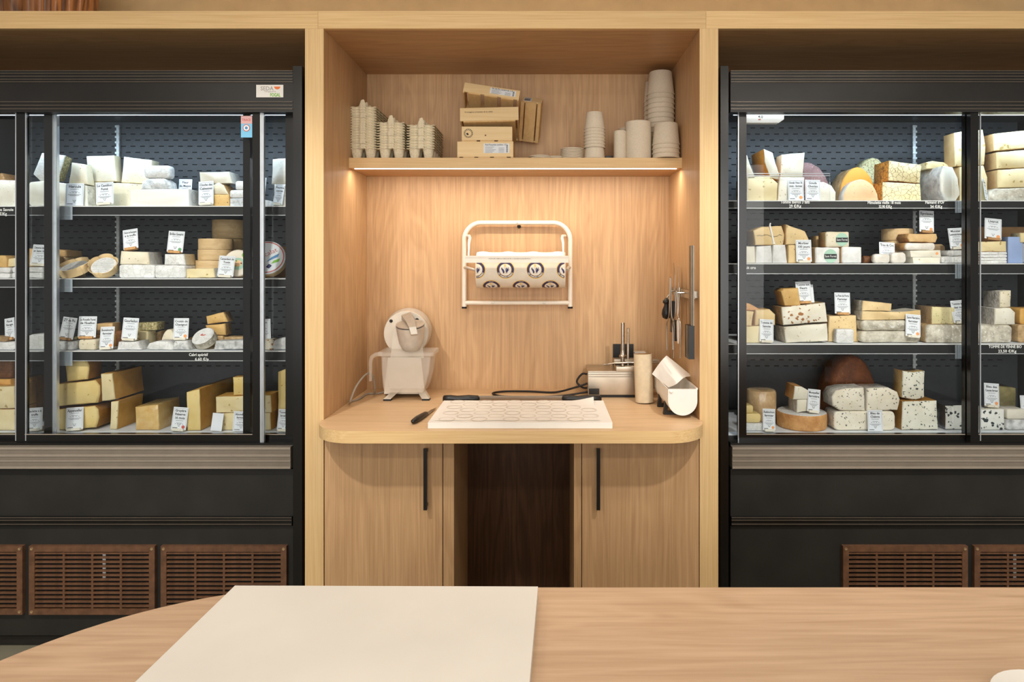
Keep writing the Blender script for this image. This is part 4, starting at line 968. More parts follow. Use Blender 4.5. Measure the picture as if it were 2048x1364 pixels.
for px, zb_, zh, zt_, wd, lab in ((1349, 664, 602, 526, .028, 'black-handled knife with a slim blade beside the bulb-handled knife'), (1357, 682, 640, 532, .016, 'narrow black-handled knife hanging lower beside the forks'), (1385, 716, 650, 490, .062, 'largest black-handled knife with the longest blade on the rack')):
    t = tool(lab); y = yat(px)
    if wd > .03:
        bl = B().box(XT - .006, XT, y - wd / 2, y + wd / 2, zrow(652, px), zrow(491, px)); bl.box(XT - .010, XT - .006, y - wd * .35, y - wd * .05, zrow(652, px), zrow(492, px)); bl.obj('blade', 'steel_dull', t, bev=.001)
    else: blade(t, px, zrow(zh + 2, px), zrow(zt_, px), wd)
    hw = .008 if wd < .03 else .0105
    hd = B().box(XT - 2 * hw, XT, y - wd * .55, y + wd * .55, zrow(zb_, px), zrow(zh, px)).obj('handle', 'black_plastic', t, 40, bev=.004)
    if wd > .03: B().box(XT - 2 * hw - .0006, XT - 2 * hw + .002, y - .002, y + .002, zrow(zb_ - 2, px), zrow(zh, px)).obj('tang', 'steel', hd)
for n_, (pa, lab) in enumerate(((1352, 'wire cheese fork with two prongs hanging nearer the niche back'), (1368, 'wire cheese fork with two prongs hanging beside the largest knife'))):
    t = tool(lab, 'cheese_fork'); y = yat(pa); x = XT - .024 - .006 * n_
    zt_ = zrow(556, pa) if n_ == 0 else zrow(582, pa); zs_ = zrow(638, pa); ze = zrow(708, pa)
    for s in (-1, 1):
        pts = [Vector((x + .001 * s, y - .003 * s, zt_)), Vector((x + .002 * s, y - .005 * s, zrow(600, pa))), Vector((x + .004 * s, y - .008 * s, zs_ + .014)), Vector((x + .011 * s, y - .022 * s, zs_ - .018)), Vector((x + .011 * s, y - .024 * s, zs_ - .06)), Vector((x + .010 * s, y - .022 * s, ze - .014 * s))]
        B().tube(smooth(pts, 5), .0026, 8).obj('prong', 'steel', t, 60)
    B().cyl((x, y, zr), (XT + .004, y, zr), .003, n=8).obj('hook', 'steel', t)
t = thing('cheese_spatula', (XT, yat(1361), zr), 'pale plastic spreader hanging between the wire forks', 'spreader', 'tools on the magnetic rack')
y = yat(1361); b = B(); b.rings([[Vector((XT - .012, y + dy, z)) for dy in (-w_, w_)] + [Vector((XT - .008, y + dy, z)) for dy in (w_, -w_)] for z, w_ in ((zrow(687, 1361), .006), (zrow(675, 1361), .014), (zrow(645, 1361), .022), (zrow(638, 1361), .012))]); b.obj('blade', 'white_plastic', t, 50)
B().cyl((XT - .010, y, zrow(641, 1361)), (XT - .004, y, zrow(575, 1361)), .004, n=10).obj('handle', 'steel', t)
# ------------------------------------------------------------------ cheeses and price cards
TOPS = {}
def top_at(poly, x):
    best = None
    for (x0, z0), (x1, z1) in zip(poly, poly[1:] + poly[:1]):
        if (x0 - x) * (x1 - x) <= 0 and abs(x1 - x0) > 1e-9:
            z = z0 + (z1 - z0) * (x - x0) / (x1 - x0); best = z if best is None else max(best, z)
    return max(z for _, z in poly) if best is None else best
def base_z(base, x):
    if isinstance(base, str): return top_at(TOPS[base], x) + .0006
    return base + .0008
rj = random.Random(11)
def resample(poly, step):
    o = []
    for (x0, z0), (x1, z1) in zip(poly, poly[1:] + poly[:1]):
        n = max(1, min(6, int(math.hypot(x1 - x0, z1 - z0) / step)))
        for i in range(n): o.append((x0 + (x1 - x0) * i / n, z0 + (z1 - z0) * i / n))
    return o
GRP = [None]
def pr(name, label, base, poly, y0, depth, front='cream', side=None, key=None, bev=.004, taper=1.0, jit=.0008, cat='cheese', group='', shift=(0, 0), drop=True):
    """solid whose front face is the outline (pixels seen at depth y0), running back by depth"""
    wp = [(X(a, y0), Z(c, y0)) for a, c in poly]
    cx = sum(p[0] for p in wp) / len(wp); bz = base_z(base, cx); dz = bz - min(p[1] for p in wp)
    if not drop: dz = 0
    wp = [(x, z + dz) for x, z in wp]
    if key: TOPS[key] = wp
    zmin = bz if drop else -9
    rp = [(x + rj.uniform(-jit, jit), max(zmin, z + rj.uniform(-jit, jit))) for x, z in resample(wp, .02)]
    cz = sum(p[1] for p in wp) / len(wp)
    def ins(p, d):
        v = Vector((cx - p[0], cz - p[1])); l = v.length
        if l < 1e-6: return p
        v *= min(d, l * .4) / l; return (p[0] + v.x, p[1] + v.y)
    def ring(y, d, k=1.0, sx=0, sz=0): return [Vector((cx + (q[0] - cx) * k + sx, y, max(zmin, cz + (q[1] - cz) * k + sz))) for q in (ins(p, d) for p in rp)]
    s = shift; w = B()
    rr = [ring(y0, bev), ring(y0 + bev * .4, bev * .35), ring(y0 + bev * 1.2, 0), ring(y0 + depth - bev, 0, taper, *s), ring(y0 + depth, bev, taper, *s)]
    w.rings(rr); w.bm.faces.ensure_lookup_table()
    if side:
        for f in w.bm.faces:
            if f.calc_center_median().y > y0 + bev * .9: f.material_index = 1
    o = w.obj(name, [front, side] if side else front, None, 45)
    return tag(o, label, cat, group or GRP[0])
def dome(cx, by, rx, ry, a0=180, a1=0, n=12): return [(cx + rx * math.cos(math.radians(a0 + (a1 - a0) * i / n)), by - ry * math.sin(math.radians(a0 + (a1 - a0) * i / n))) for i in range(n + 1)]
def rrect(x0, y0, x1, y1, r):
    r = min(r, (x1 - x0) / 2, (y1 - y0) / 2); o = []
    for cx, cy, a in ((x1 - r, y0 + r, 90), (x1 - r, y1 - r, 0), (x0 + r, y1 - r, -90), (x0 + r, y0 + r, -180)):
        for i in range(4): o.append((cx + r * math.cos(math.radians(a - 30 * i)), cy - r * math.sin(math.radians(a - 30 * i))))
    return o
def wheel(name, label, base, cx, y, rpx, hpx, mat='bloom', key=None, bev=.006, cat='cheese', group='', squash=1.0, tops=None):
    """drum standing on its flat side"""
    u = S * (D + y) / D; r, h = rpx * u, hpx * u; c = X(cx, y); bz = base_z(base, c); b = min(bev, h * .4, r * .3)
    w = B(); w.lathe([(r - b, 0), (r - b * .3, b * .3), (r, b), (r * 1.01, h / 2), (r, h - b), (r - b * .3, h - b * .3), (r - b, h), (r * .4, h + .0003)], (c, y, bz), 36, squash=squash)
    for v in w.bm.verts: v.co += Vector((rj.uniform(-1, 1), rj.uniform(-1, 1), 0)) * .0006
    if tops:
        for f in w.bm.faces:
            if f.calc_center_median().z > bz + h - b * .2: f.material_index = 1
    o = w.obj(name, [mat, tops] if tops else mat, None, 40)
    if key: TOPS[key] = [(c - r, bz), (c - r, bz + h), (c + r, bz + h), (c + r, bz)]
    return tag(o, label, cat, group or GRP[0])
def log(name, label, base, x0, x1, y, dpx, mat='ash', key=None, group='', rz=0):
    u = S * (D + y) / D; r = dpx * u / 2; a, b = X(x0, y), X(x1, y); bz = base_z(base, (a + b) / 2)
    w = B(); L_ = b - a; Mx = Matrix.Rotation(rz, 3, 'Z') @ Matrix.Rotation(math.pi / 2, 3, 'Y')
    w.lathe([(r * .6, -L_ / 2), (r * .93, -L_ / 2 + r * .12), (r, -L_ / 2 + r * .4), (r * .98, 0), (r, L_ / 2 - r * .4), (r * .93, L_ / 2 - r * .12), (r * .6, L_ / 2)], ((a + b) / 2, y, bz + r), 20, Mx)
    if key: TOPS[key] = [(a, bz), (a, bz + 2 * r), (b, bz + 2 * r), (b, bz)]
    return tag(w.obj(name, mat, None, 50), label, 'cheese', group or GRP[0])
def facing(name, label, base, cx, cy, rx, ry, y, thick, mat, side=None, tilt=25, yaw=0, key=None, cat='cheese', group=''):
    """round box or cheese standing on its edge and leaning back; built about its own centre"""
    u = S * (D + y) / D; r = rx * u; M = Matrix.Rotation(math.radians(yaw), 3, 'Z') @ Matrix.Rotation(math.pi / 2 - math.radians(tilt), 3, 'X')
    w = B(); b = .004
    w.lathe([(r - b, -thick), (r, -thick + b), (r, -b), (r - b, 0), (r * .3, 0)], (0, 0, 0), 40, M)
    lo = min(v.co.z for v in w.bm.verts); c = Vector((X(cx, y), y, base_z(base, X(cx, y)) - lo))
    for f in w.bm.faces:
        if side and (M.inverted() @ f.calc_center_median()).z < -b * .6: f.material_index = 1
    for v in w.bm.verts: v.co += c
    o = w.obj(name, [mat, side] if side else mat, None, 40)
    return tag(o, label, cat, group or GRP[0]), c, M, r
CARD = 'price cards standing on the refrigerator shelves'
def card(lines, label, x0, x1, y0, y1, y, base, roll=0, lean=8, seal=None, holder='ivory', blank=False, icon=True, yaw=0, hgap=0):
    """x0..x1, y0..y1: pixel box of the card; it stands on `base`"""
    u = S * (D + y) / D; w_, h_ = (x1 - x0) * u, (y1 - y0) * u; cx = X((x0 + x1) / 2, y); hh = .010 if holder else 0
    t = thing('price_card', (cx, y, base_z(base, cx) + .0018 + .4 * w_ * abs(math.sin(math.radians(roll)))), label, 'price card', CARD, (math.radians(-lean), math.radians(roll), math.radians(yaw)))
    cd = B().box(-w_ / 2, w_ / 2, 0, .0012, hh * .5, hh * .5 + h_).obj('card', 'card_white', t, local=True)
    yy = -.0004; zb = hh * .5
    if not blank:
        b = B(); n = len(lines); zt = zb + h_ * .80
        fs = min(h_ * .17, .019) if n == 1 else min(h_ * .145, .016)
        for i, s in enumerate(lines): put_text(b, s, fs, (0, yy, zt - i * fs * 1.12), maxw=w_ * .84, offset=.022)
        zl = zt - (n - 1) * fs * 1.12 - h_ * .07
        b.obj('title', 'ink', cd, local=True)
        b = B()
        for k, (f, lw) in enumerate(((0, .25), (.11, .18), (.11, .0), (.23, .36), (.28, .26))):
            z = zl - h_ * f
            if lw and z > zb + h_ * .2: b.box(-w_ * lw, w_ * lw, yy, yy + .0003, z - h_ * .010, z + h_ * .010)
        for k in range(4):
            z = zl - h_ * .15; x = w_ * (-.24 + .16 * k)
            if z > zb + h_ * .2: b.box(x - w_ * .035, x + w_ * .035, yy, yy + .0003, z - h_ * .012, z + h_ * .012)
        for q in ((-.45, -.44, .06, .94), (.44, .45, .06, .94)): b.box(w_ * q[0], w_ * q[1], yy, yy + .0003, zb + h_ * q[2], zb + h_ * q[3])
        b.box(-w_ * .45, w_ * .45, yy, yy + .0003, zb + h_ * .935, zb + h_ * .945)
        b.obj('small_print', 'ink_soft', cd, local=True)
        b = B()
        if icon:
            c = Vector((0, yy, zb + h_ * .21)); R_ = h_ * .06
            pts = [(-1.5, .9), (-.7, .55), (.7, .55), (1.5, .9), (.8, .1), (.5, -1), (-.5, -1), (-.8, .1)]
            pin = [(x * .72, z * .72) for x, z in pts]
            for i in range(8):
                j = (i + 1) % 8; b.poly([c + Vector((pts[i][0] * R_, 0, pts[i][1] * R_)), c + Vector((pts[j][0] * R_, 0, pts[j][1] * R_)), c + Vector((pin[j][0] * R_, 0, pin[j][1] * R_)), c + Vector((pin[i][0] * R_, 0, pin[i][1] * R_))])
        b.box(-w_ * .40, -w_ * .08, yy, yy + .0003, zb + h_ * .065, zb + h_ * .09)
        b.obj('animal_mark', 'ink', cd, local=True)
        if seal:
            c = Vector((w_ * .30, yy - .0002, zb + h_ * .13)); b = B(); b.poly([c + Vector((w_ * .11 * math.cos(a), 0, w_ * .11 * math.sin(a))) for a in [2 * math.pi * i / 16 for i in range(16)]]); b.obj('seal', seal, cd, local=True)
    if holder:
        hb = B().box(-w_ * .38, w_ * .38, -.008, .012, 0, hh).obj('holder', holder, t, 40, local=True, bev=.002)
    return t
SHL = [Z(r, .20) for r in (412, 557, 702)] + [Z(869, .15)]
SHR = [Z(r, .20) for r in (401, 527, 688)] + [Z(869, .15)]
# ================= long refrigerator, top shelf
s = SHL[0]; GRP[0] = 'cheeses in the long refrigerator'
pr('cheese_block', 'plain cream cheese block at the hidden end of the top shelf', s, [(-48, 358), (33, 360), (33, 412), (-48, 412)], .225, .12, 'ivory')
pr('cheese_wedge', 'brown-rinded half cheese behind the end cream block', s, dome(1, 412, 15, 76), .46, .10, 'washed')
pr('cheese_block', 'long cream block with a cracked rind under the herb-coated wedge', s, [(54, 372), (60, 363), (86, 361), (172, 370), (174, 412), (62, 412), (54, 404)], .225, .06, 'ivory', 'tomme', key='b', bev=.006)
pr('cheese_wedge', 'white wedge with herb-coated sides on the long cream block', 'b', [(66, 352), (83, 309), (130, 314), (113, 366), (80, 366)], .24, .055, 'bloom', 'herbs', taper=.9)
pr('cheese_block', 'upright cream slice standing behind the Hercule card', 'b', [(143, 327), (170, 331), (175, 371), (137, 371)], .235, .045, 'cream')
pr('cheese_block', 'large cream base block carrying two upright wedges', s, [(174, 361), (200, 359), (286, 363), (286, 410), (174, 410)], .288, .17, 'cream', 'butter_pale', key='f')
pr('cheese_wedge', 'big pale square wedge on the large cream base block beside the upright slice', 'f', [(172, 306), (227, 304), (232, 356), (176, 358)], .295, .05, 'ivory', 'cream')
pr('cheese_wedge', 'slanted pale wedge on the large cream base block beside the small round cheese', 'f', [(247, 306), (303, 313), (300, 361), (242, 358)], .31, .06, 'ivory', 'cream')
card(['Hercule'], 'price card lettered Hercule before the long cream block', 130, 166, 366, 411, .212, s, 0, 4, holder=None)
card(['Le Castillon', 'Fumé'], 'price card lettered Le Castillon Fumé before the large cream base block', 192, 227, 365, 409, .208, s, -4, 5)
bxw = pr('cheese_box', 'white wooden box with a round side stamp under a mottled cheese', s, [(259, 377), (377, 376), (378, 410), (261, 410)], .207, .075, 'board_white', key='j', bev=.001, jit=0, cat='box')
b = B(); xs = X(378, .207) + .0006; zc = (Z(376, .207) + Z(410, .207)) / 2
for r0, r1 in ((.024, .0225), (.016, .015)):
    for i in range(24):
        a0, a1 = 2 * math.pi * i / 24, 2 * math.pi * (i + 1) / 24
        b.poly([(xs, .245 + r_ * math.cos(t), zc + r_ * math.sin(t)) for r_, t in ((r0, a0), (r0, a1), (r1, a1), (r1, a0))])
b.obj('stamp', 'ink_soft', bxw)
pr('soft_cheese', 'mottled ash-grey rounded cheese on the white wooden box', 'j', [(280, 376), (283, 360), (296, 354), (328, 354), (340, 362), (342, 376)], .215, .055, 'ash', key='i', bev=.008)
pr('soft_cheese', 'small white rounded cheese on top of the mottled grey cheese', 'i', rrect(287, 331, 339, 357, 7), .218, .045, 'bloom', bev=.007)
card(['Fleur', 'du Maquis'], 'price card lettered Fleur du Maquis standing behind the white wooden box', 356, 382, 337, 380, .31, s + .03, 1, 4, holder=None)
card(['Cloche des', 'Cabasses'], 'price card lettered Cloche des Cabasses beside the white wooden box', 397, 427, 364, 411, .215, s, -4, 8)
pr('cheese_block', 'tan base piece behind the Cloche des Cabasses card', s, [(420, 388), (458, 388), (459, 412), (420, 412)], .232, .10, 'tan_pitted', 'tan', key='o')
pr('cheese_wedge', 'curved cream piece on the tan base piece', 'o', [(420, 372), (436, 364), (446, 369), (456, 388), (420, 388)], .236, .09, 'cream', 'tan', key='n', bev=.005)
pr('cheese_block', 'film-wrapped pale brick topping the tan pieces', 'n', [(398, 340), (457, 339), (464, 362), (400, 364)], .24, .09, 'ivory', 'wrapped')
pr('soft_cheese', 'grey-mottled white brick under two folded white cheeses', s, [(459, 396), (503, 395), (504, 412), (459, 412)], .222, .07, 'ash', key='r', bev=.005)
pr('soft_cheese', 'folded white cheese resting on the grey-mottled brick', 'r', rrect(459, 380, 503, 396, 4), .225, .06, 'bloom', key='q', bev=.005)
pr('soft_cheese', 'upper folded white cheese of the grey-mottled pile', 'q', rrect(470, 362, 502, 380, 4), .228, .05, 'bloom', bev=.005)
card(['Brebis'], 'price card half hidden behind the long door edge', 498, 529, 350, 396, .30, s + .03, 3, 5, holder=None)
pr('soft_cheese', 'small mottled grey crumb of cheese beside the tall veined block', s, [(522, 398), (536, 400), (545, 412), (520, 412)], .225, .05, 'ash')
pr('cheese_block', 'lower blue-veined white block at the refrigerator end', s, [(548, 367), (582, 367), (582, 412), (548, 412)], .24, .10, 'blue_pressed', key='t')
pr('cheese_block', 'tall blue-veined white block stacked at the refrigerator end', 't', [(545, 317), (582, 314), (582, 367), (543, 367)], .242, .10, 'blue_pressed')
card(['Fourme', 'corse'], 'small price card before the blue-veined blocks', 545, 564, 370, 411, .222, s, 5, 10)
# ================= second shelf
s = SHL[1]
pr('soft_cheese', 'lowest flat grey-white cheese at the shelf end', s, rrect(-30, 547, 20, 557, 4), .225, .1, 'paper_rind', key='a4', bev=.004)
pr('soft_cheese', 'flat grey-white cheese second in the end pile', 'a4', rrect(-30, 536, 20, 547, 4), .225, .1, 'paper_rind', key='a3', bev=.004)
pr('cheese_wedge', 'speckled tan piece on the flat grey-white pile', 'a3', [(-26, 512), (10, 511), (14, 518), (12, 535), (-26, 535)], .24, .08, 'tan_pitted')
pr('soft_cheese', 'lower white bloomy cheese under the Saint Marc card', s, rrect(22, 546, 110, 557, 4), .215, .12, 'bloom', key='b1', bev=.005)
pr('soft_cheese', 'upper white bloomy cheese under the Saint Marc card', 'b1', rrect(23, 535, 108, 546, 4), .217, .12, 'bloom', key='b2', bev=.005)
pr('cheese_wedge', 'dotted cream wedge on the bloomy pair beside the Saint Marc card', 'b2', [(14, 519), (40, 515), (52, 534), (14, 535)], .25, .08, 'butter_pale')
pr('cheese_wedge', 'tan rinded piece behind the Saint Marc card', 'b2', [(54, 498), (74, 500), (108, 515), (108, 535), (53, 535)], .28, .06, 'tan')
card(['Chaource Saint Marc', 'et Saint Simon'], 'price card lettered Saint Marc et Saint Simon', 59, 95, 486, 527, .235, 'b2', 3, 10)
pr('wood_box', 'lower thin wooden box behind the bark-collared cheeses', s, [(110, 529), (139, 529), (139, 556), (110, 556)], .34, .10, 'veneer', bev=.001, jit=0, key='c0', cat='box')
pr('wood_box', 'scribbled wooden box lid behind the bark-collared cheeses', 'c0', [(108, 514), (137, 516), (137, 529), (108, 529)], .35, .09, 'veneer', bev=.001, jit=0, key='c1', cat='box')
pr('wood_box', 'tilted dark-edged wooden lid on the boxes behind', 'c1', [(108, 500), (134, 503), (135, 515), (108, 515)], .35, .09, 'tan', bev=.001, jit=0, cat='box')
def bark_cheese(label, cx, y, rx, tilt, yaw):
    o, c, M, r = facing('bark_cheese', label, s + .004, cx, 0, rx, rx, y, .024, 'bloom', 'bloom', tilt, yaw)
    n = 5
    for i in range(n):
        b = B(); a0 = 2 * math.pi * i / n + .3; rr_ = []
        for (q, zz) in ((r * 1.01, -.028), (r * 1.07, -.01), (r * 1.20, .010), (r * 1.17, .011), (r * 1.045, -.008), (r * 1.0, -.026)):
            rr_.append([c + M @ Vector((q * (1 - .12 * (abs(k - 4) / 4) ** 3 * (zz > 0)) * math.cos(a0 + (k - 4) * .155), q * (1 - .12 * (abs(k - 4) / 4) ** 3 * (zz > 0)) * math.sin(a0 + (k - 4) * .155), zz)) for k in range(9)])
        b.rings(rr_, False, (False, False)); lo = min(v.co.z for v in b.bm.verts)
        for v in b.bm.verts: v.co.z = max(v.co.z, s + .0005)
        b.obj('bark_petal', 'poplar', o, 60)
    b = B()
    for k in range(-5, 6):
        hw = math.sqrt(max(0, 1 - (k / 6) ** 2)) * r * .85
        q = [c + M @ Vector((sx * hw, k * r / 6.5 + t, .0008)) for sx, t in ((-1, -.0006), (1, -.0006), (1, .0006), (-1, .0006))]; b.poly(q)
    b.obj('mat_lines', 'ink_soft', o)
bark_cheese('white cheese in a bark collar lying low beside the other bark-collared one', 147, .265, 26, 62, -12)
bark_cheese('white cheese in a bark collar tipped up to show its ridged face', 207, .262, 23, 42, 10)
pr('soft_cheese', 'creamy bloomy half under the truffle card stack', s, rrect(237, 529, 309, 556, 5), .225, .12, 'bloom', key='f2', bev=.006)
pr('cheese_block', 'layered cream block on the bloomy half, carrying the truffle card', 'f2', [(241, 501), (296, 503), (299, 528), (239, 528)], .235, .10, 'cream', 'bloom', key='f3', bev=.005)
card(['Chèvre de Bourgogne', 'à la truffe'], 'price card lettered à la truffe on an orange cork', 247, 277, 459, 499, .25, 'f3', -9, 10, holder='cork')
pr('soft_cheese', 'wide white bloomy slab under the Brillat-Savarin slice', s, rrect(309, 531, 371, 557, 5), .222, .12, 'bloom', key='h0', bev=.006)
pr('cheese_wedge', 'white cut slice carrying the Brillat-Savarin card', 'h0', [(329, 508), (367, 508), (371, 530), (328, 530)], .232, .09, 'bloom', 'cream', key='h1', bev=.005)
card(['Brillat-Savarin'], 'price card lettered Brillat-Savarin with a green seal', 333, 365, 460, 502, .245, 'h1', 3, 6, 'seal_green', holder='cork')
pr('cheese_wedge', 'low cut cream wedge with a bloomy edge beside the wide white slab', s, [(372, 538), (428, 537), (430, 556), (372, 557)], .222, .09, 'butter_pale', 'bloom', bev=.005)
pr('cheese_wedge', 'thin pale piece behind the low cut cream wedge', s, [(366, 530), (378, 530), (379, 556), (366, 556)], .32, .03, 'cream')
for i, (cx, r_, hp) in enumerate(((422, 33, 14), (427, 32, 20), (431, 31.5, 21), (432, 31.5, 21))):
    nm = ('bottom', 'second', 'third', 'top')[i]
    wheel('round_wood_box', f'{nm} pale round wooden box in the straight stack', s if i == 0 else f'j{i - 1}', cx, .345, r_, hp, 'veneer', key=f'j{i}', bev=.0015, cat='box')
for i in range(3):
    y = .50; u_ = S * (D + y) / D; o = wheel('round_wood_box', f'{("bottom", "middle", "top")[i]} shaded round wooden box in the leaning stack behind', s + i * 37.6 * u_ + .001, 452 + 4 * i, y, 32, 37, 'veneer', bev=.0015, cat='box')
o, c, M, r_ = facing('round_cheese_box', 'round box with a printed salad picture facing the glass', s + .001, 474, 0, 27.5, 27.5, .275, .03, 'paper_wrap', 'veneer', 12, 4, cat='box')
def decal(o, c, M, m, poly, lift=.0006, nm='print'):
    b = B(); b.poly([c + M @ Vector((x, z, lift)) for x, z in poly]); return b.obj(nm, m, o)
def ell(cx, cz, a, b_, n=20): return [(cx + a * math.cos(2 * math.pi * i / n), cz + b_ * math.sin(2 * math.pi * i / n)) for i in range(n)]
decal(o, c, M, 'mint_ink', ell(.004, -.004, .030, .026)); decal(o, c, M, 'peach', ell(.004, -.002, .016, .014), .0009); decal(o, c, M, 'green_ink', ell(.026, .034, .009, .009), .0009)
for i in range(7): decal(o, c, M, ('red_ink', 'green_ink', 'yellow_ink')[i % 3], ell(.004 + .014 * math.cos(i * 2.1), -.002 + .012 * math.sin(i * 2.1), .0035, .003, 8), .0012)
card(['Camembert de', 'Tonin'], 'price card lettered Camembert de Tonin before the picture box', 434, 466, 510, 551, .222, s, 3, 8)
card(['L’Etoile', 'du'], 'price card cut off by the door edge beside the picture box', 492, 522, 510, 552, .222, s, 0, 6)
o, c, M, r_ = facing('round_cheese_box', 'big round box with a red rim and Rocalat lettering facing the glass', s + .001, 533, 0, 36, 36, .285, .045, 'card_white', 'veneer', 22, 12, cat='box')
b = B(); 
for i in range(40):
    a0, a1 = 2 * math.pi * i / 40, 2 * math.pi * (i + 1) / 40; b.poly([c + M @ Vector((q * math.cos(t), q * math.sin(t), .0006)) for q, t in ((r_ * .93, a0), (r_ * .93, a1), (r_ * .87, a1), (r_ * .87, a0))])
b.obj('red_rim', 'red_ink', o)
b = B(); ux = M @ Vector((math.cos(.5), math.sin(.5), 0)); uz = M @ Vector((-math.sin(.5), math.cos(.5), 0)); put_text(b, 'Rocalat', .030, c + M @ Vector((.004, .006, .0008)), ux, uz, maxw=.10, offset=0); b.obj('lettering', 'red_ink', o)
decal(o, c, M, 'seal_blue', [(.0, -.022), (.045, .002), (.05, .018), (.02, .0)], .0009); decal(o, c, M, 'green_ink', [(.02, -.03), (.05, -.02), (.055, -.005), (.03, -.015)], .0009); decal(o, c, M, 'navy', [(.0, -.045), (.012, -.03), (.024, -.038), (.014, -.052)], .0009)
pr('kraft_box', 'kraft cardboard box behind the red-rimmed round box', s, [(548, 496), (590, 496), (590, 557), (548, 557)], .43, .10, 'kraft', bev=.001, jit=0, cat='box')
# ================= third shelf
s = SHL[2]
pr('soft_cheese', 'low white cheese under the curved card at the shelf end', s, rrect(-30, 685, 30, 701, 5), .222, .08, 'bloom', key='a', bev=.005)
pr('soft_cheese', 'brownish small cheese on the low white end cheese', 'a', rrect(-26, 675, 14, 685, 4), .23, .06, 'tomme_tan', bev=.005)
card(['Pavé', 'Sauge'], 'curved price card leaning at the shelf end', 10, 30, 638, 680, .25, 'a', -10, 10, holder='cork')
pr('soft_cheese', 'tall white wrinkled cheese cube between the door posts', s, [(52, 673), (64, 669), (91, 668), (91, 700), (52, 700)], .23, .07, 'bloom', bev=.006)
pr('soft_cheese', 'white blue-freckled cheese under the ZY de Pic card', s, rrect(100, 683, 147, 700, 4), .222, .08, 'ash', key='c', bev=.005)
card(['ZY de Pic'], 'price card lettered ZY de Pic in a brown holder', 117, 145, 637, 680, .235, 'c', 7, 8, holder='kraft')
pr('soft_cheese', 'square cream goat cheese under the smoked Ecaillon card', s, rrect(156, 679, 191, 700, 5), .222, .07, 'cream', key='d', bev=.006)
card(['Le Rouelle Fumé', 'de l’Ecaillon'], 'price card lettered Le Rouelle Fumé on the square goat cheese', 155, 191, 631, 673, .235, 'd', 0, 6, holder='cork')
pr('soft_cheese', 'greenish-grey cheese hidden behind the square goat cheese', s, rrect(147, 678, 158, 698, 3), .33, .06, 'olive_rind')
pr('cheese_block', 'lower honey block behind the Bonnebouche card', s, [(190, 672), (226, 672), (226, 697), (190, 697)], .32, .07, 'gold', key='e0')
pr('cheese_block', 'upper honey block behind the Bonnebouche card', 'e0', [(193, 651), (225, 650), (225, 672), (193, 672)], .325, .06, 'tan')
card(['Bonnebouche', 'fermier'], 'price card lettered Bonnebouche fermier with an orange seal', 198, 226, 653, 696, .222, s, -2, 10, 'seal_orange')
pr('cheese_block', 'brown block behind the Gourledon card', s, [(228, 667), (243, 667), (243, 698), (228, 698)], .34, .06, 'brown_rind')
pr('soft_cheese', 'grey-white sagging cheese under the Gourledon card', s, [(236, 684), (276, 683), (281, 700), (233, 700)], .222, .08, 'bloom', key='f', bev=.006)
card(['Gourledon'], 'price card lettered Gourledon on the sagging white cheese', 242, 273, 637, 680, .235, 'f', 3, 6, icon=True)
pr('cheese_block', 'wide brown base piece behind the Gourledon card', s, [(274, 683), (322, 670), (322, 698), (270, 698)], .40, .07, 'tomme_tan', key='g0')
pr('cheese_block', 'pale brick behind the Gourledon card', s, [(270, 667), (296, 667), (296, 698), (270, 698)], .325, .06, 'butter_pale', key='g1')
pr('cheese_block', 'olive-tan brick lying on the pale brick', 'g1', [(272, 652), (315, 650), (313, 666), (272, 668)], .327, .06, 'herbs')
pr('soft_cheese', 'white oval cheese beside the Chavignol crottin', s, [(291, 696), (297, 687), (312, 682), (336, 683), (346, 692), (345, 700), (298, 700)], .222, .07, 'bloom', key='h', bev=.006)
pr('soft_cheese', 'round cream cheese behind the white oval cheese', s, dome(337, 699, 16, 36), .31, .05, 'cream')
pr('soft_cheese', 'wrinkled grey crottin carrying the Chavignol card', s, [(348, 684), (374, 683), (379, 702), (343, 702)], .222, .07, 'ash', key='i', bev=.006)
card(['Crottin de', 'Chavignol'], 'price card lettered Crottin de Chavignol with an orange seal', 346, 376, 637, 678, .235, 'i', 0, 5, 'seal_orange')
pr('soft_cheese', 'small tan cheese tucked behind the tipped red-stamped wheel', s, rrect(376, 680, 394, 700, 4), .30, .05, 'tan')
o, c, M, r_ = facing('soft_cheese', 'white wheel tipped forward with a red stamp on its face', s + .0005, 405, 0, 22, 20, .245, .04, 'bloom', 'tomme', 48, -14)
decal(o, c, M, 'red_ink', [(-.012, .0), (-.004, .010), (.0, .002), (.014, .006), (.012, .0), (.0, -.003)], .0012)
pr('cheese_block', 'short orange-tan piece beneath the two brown bricks', s, [(420, 676), (446, 676), (446, 698), (420, 698)], .33, .06, 'tan', key='k0')
pr('cheese_block', 'lower brown-rinded brick of the tilted pair', 'k0', [(410, 656), (450, 652), (451, 675), (418, 676)], .33, .06, 'tan_pitted', 'tomme_tan', key='k1', bev=.005)
pr('cheese_block', 'upper brown-rinded brick of the tilted pair', 'k1', [(411, 637), (447, 628), (455, 648), (414, 653)], .335, .06, 'tan_pitted', 'tomme_tan', bev=.005)
pr('soft_cheese', 'long wrinkled grey-white log beside the tipped wheel', s, [(430, 684), (495, 682), (499, 700), (426, 702)], .222, .06, 'ash', bev=.007)
pr('cheese_block', 'flat brown cheese behind the long grey-white log', s, [(446, 678), (508, 678), (508, 697), (446, 697)], .34, .06, 'tomme_tan')
card(['Banon', 'ge'], 'price card partly hidden behind the silver door edge', 512, 542, 636, 679, .26, s + .025, -4, 6, holder='cork')
pr('soft_cheese', 'white cheese with an orange stripe at the refrigerator end', s, rrect(522, 681, 545, 702, 4), .225, .06, 'flowers')
pr('cheese_wedge', 'rounded white blue-freckled wedge at the refrigerator end', s, [(543, 696), (548, 684), (558, 679), (578, 678), (578, 703), (546, 703)], .222, .07, 'ash', bev=.007)
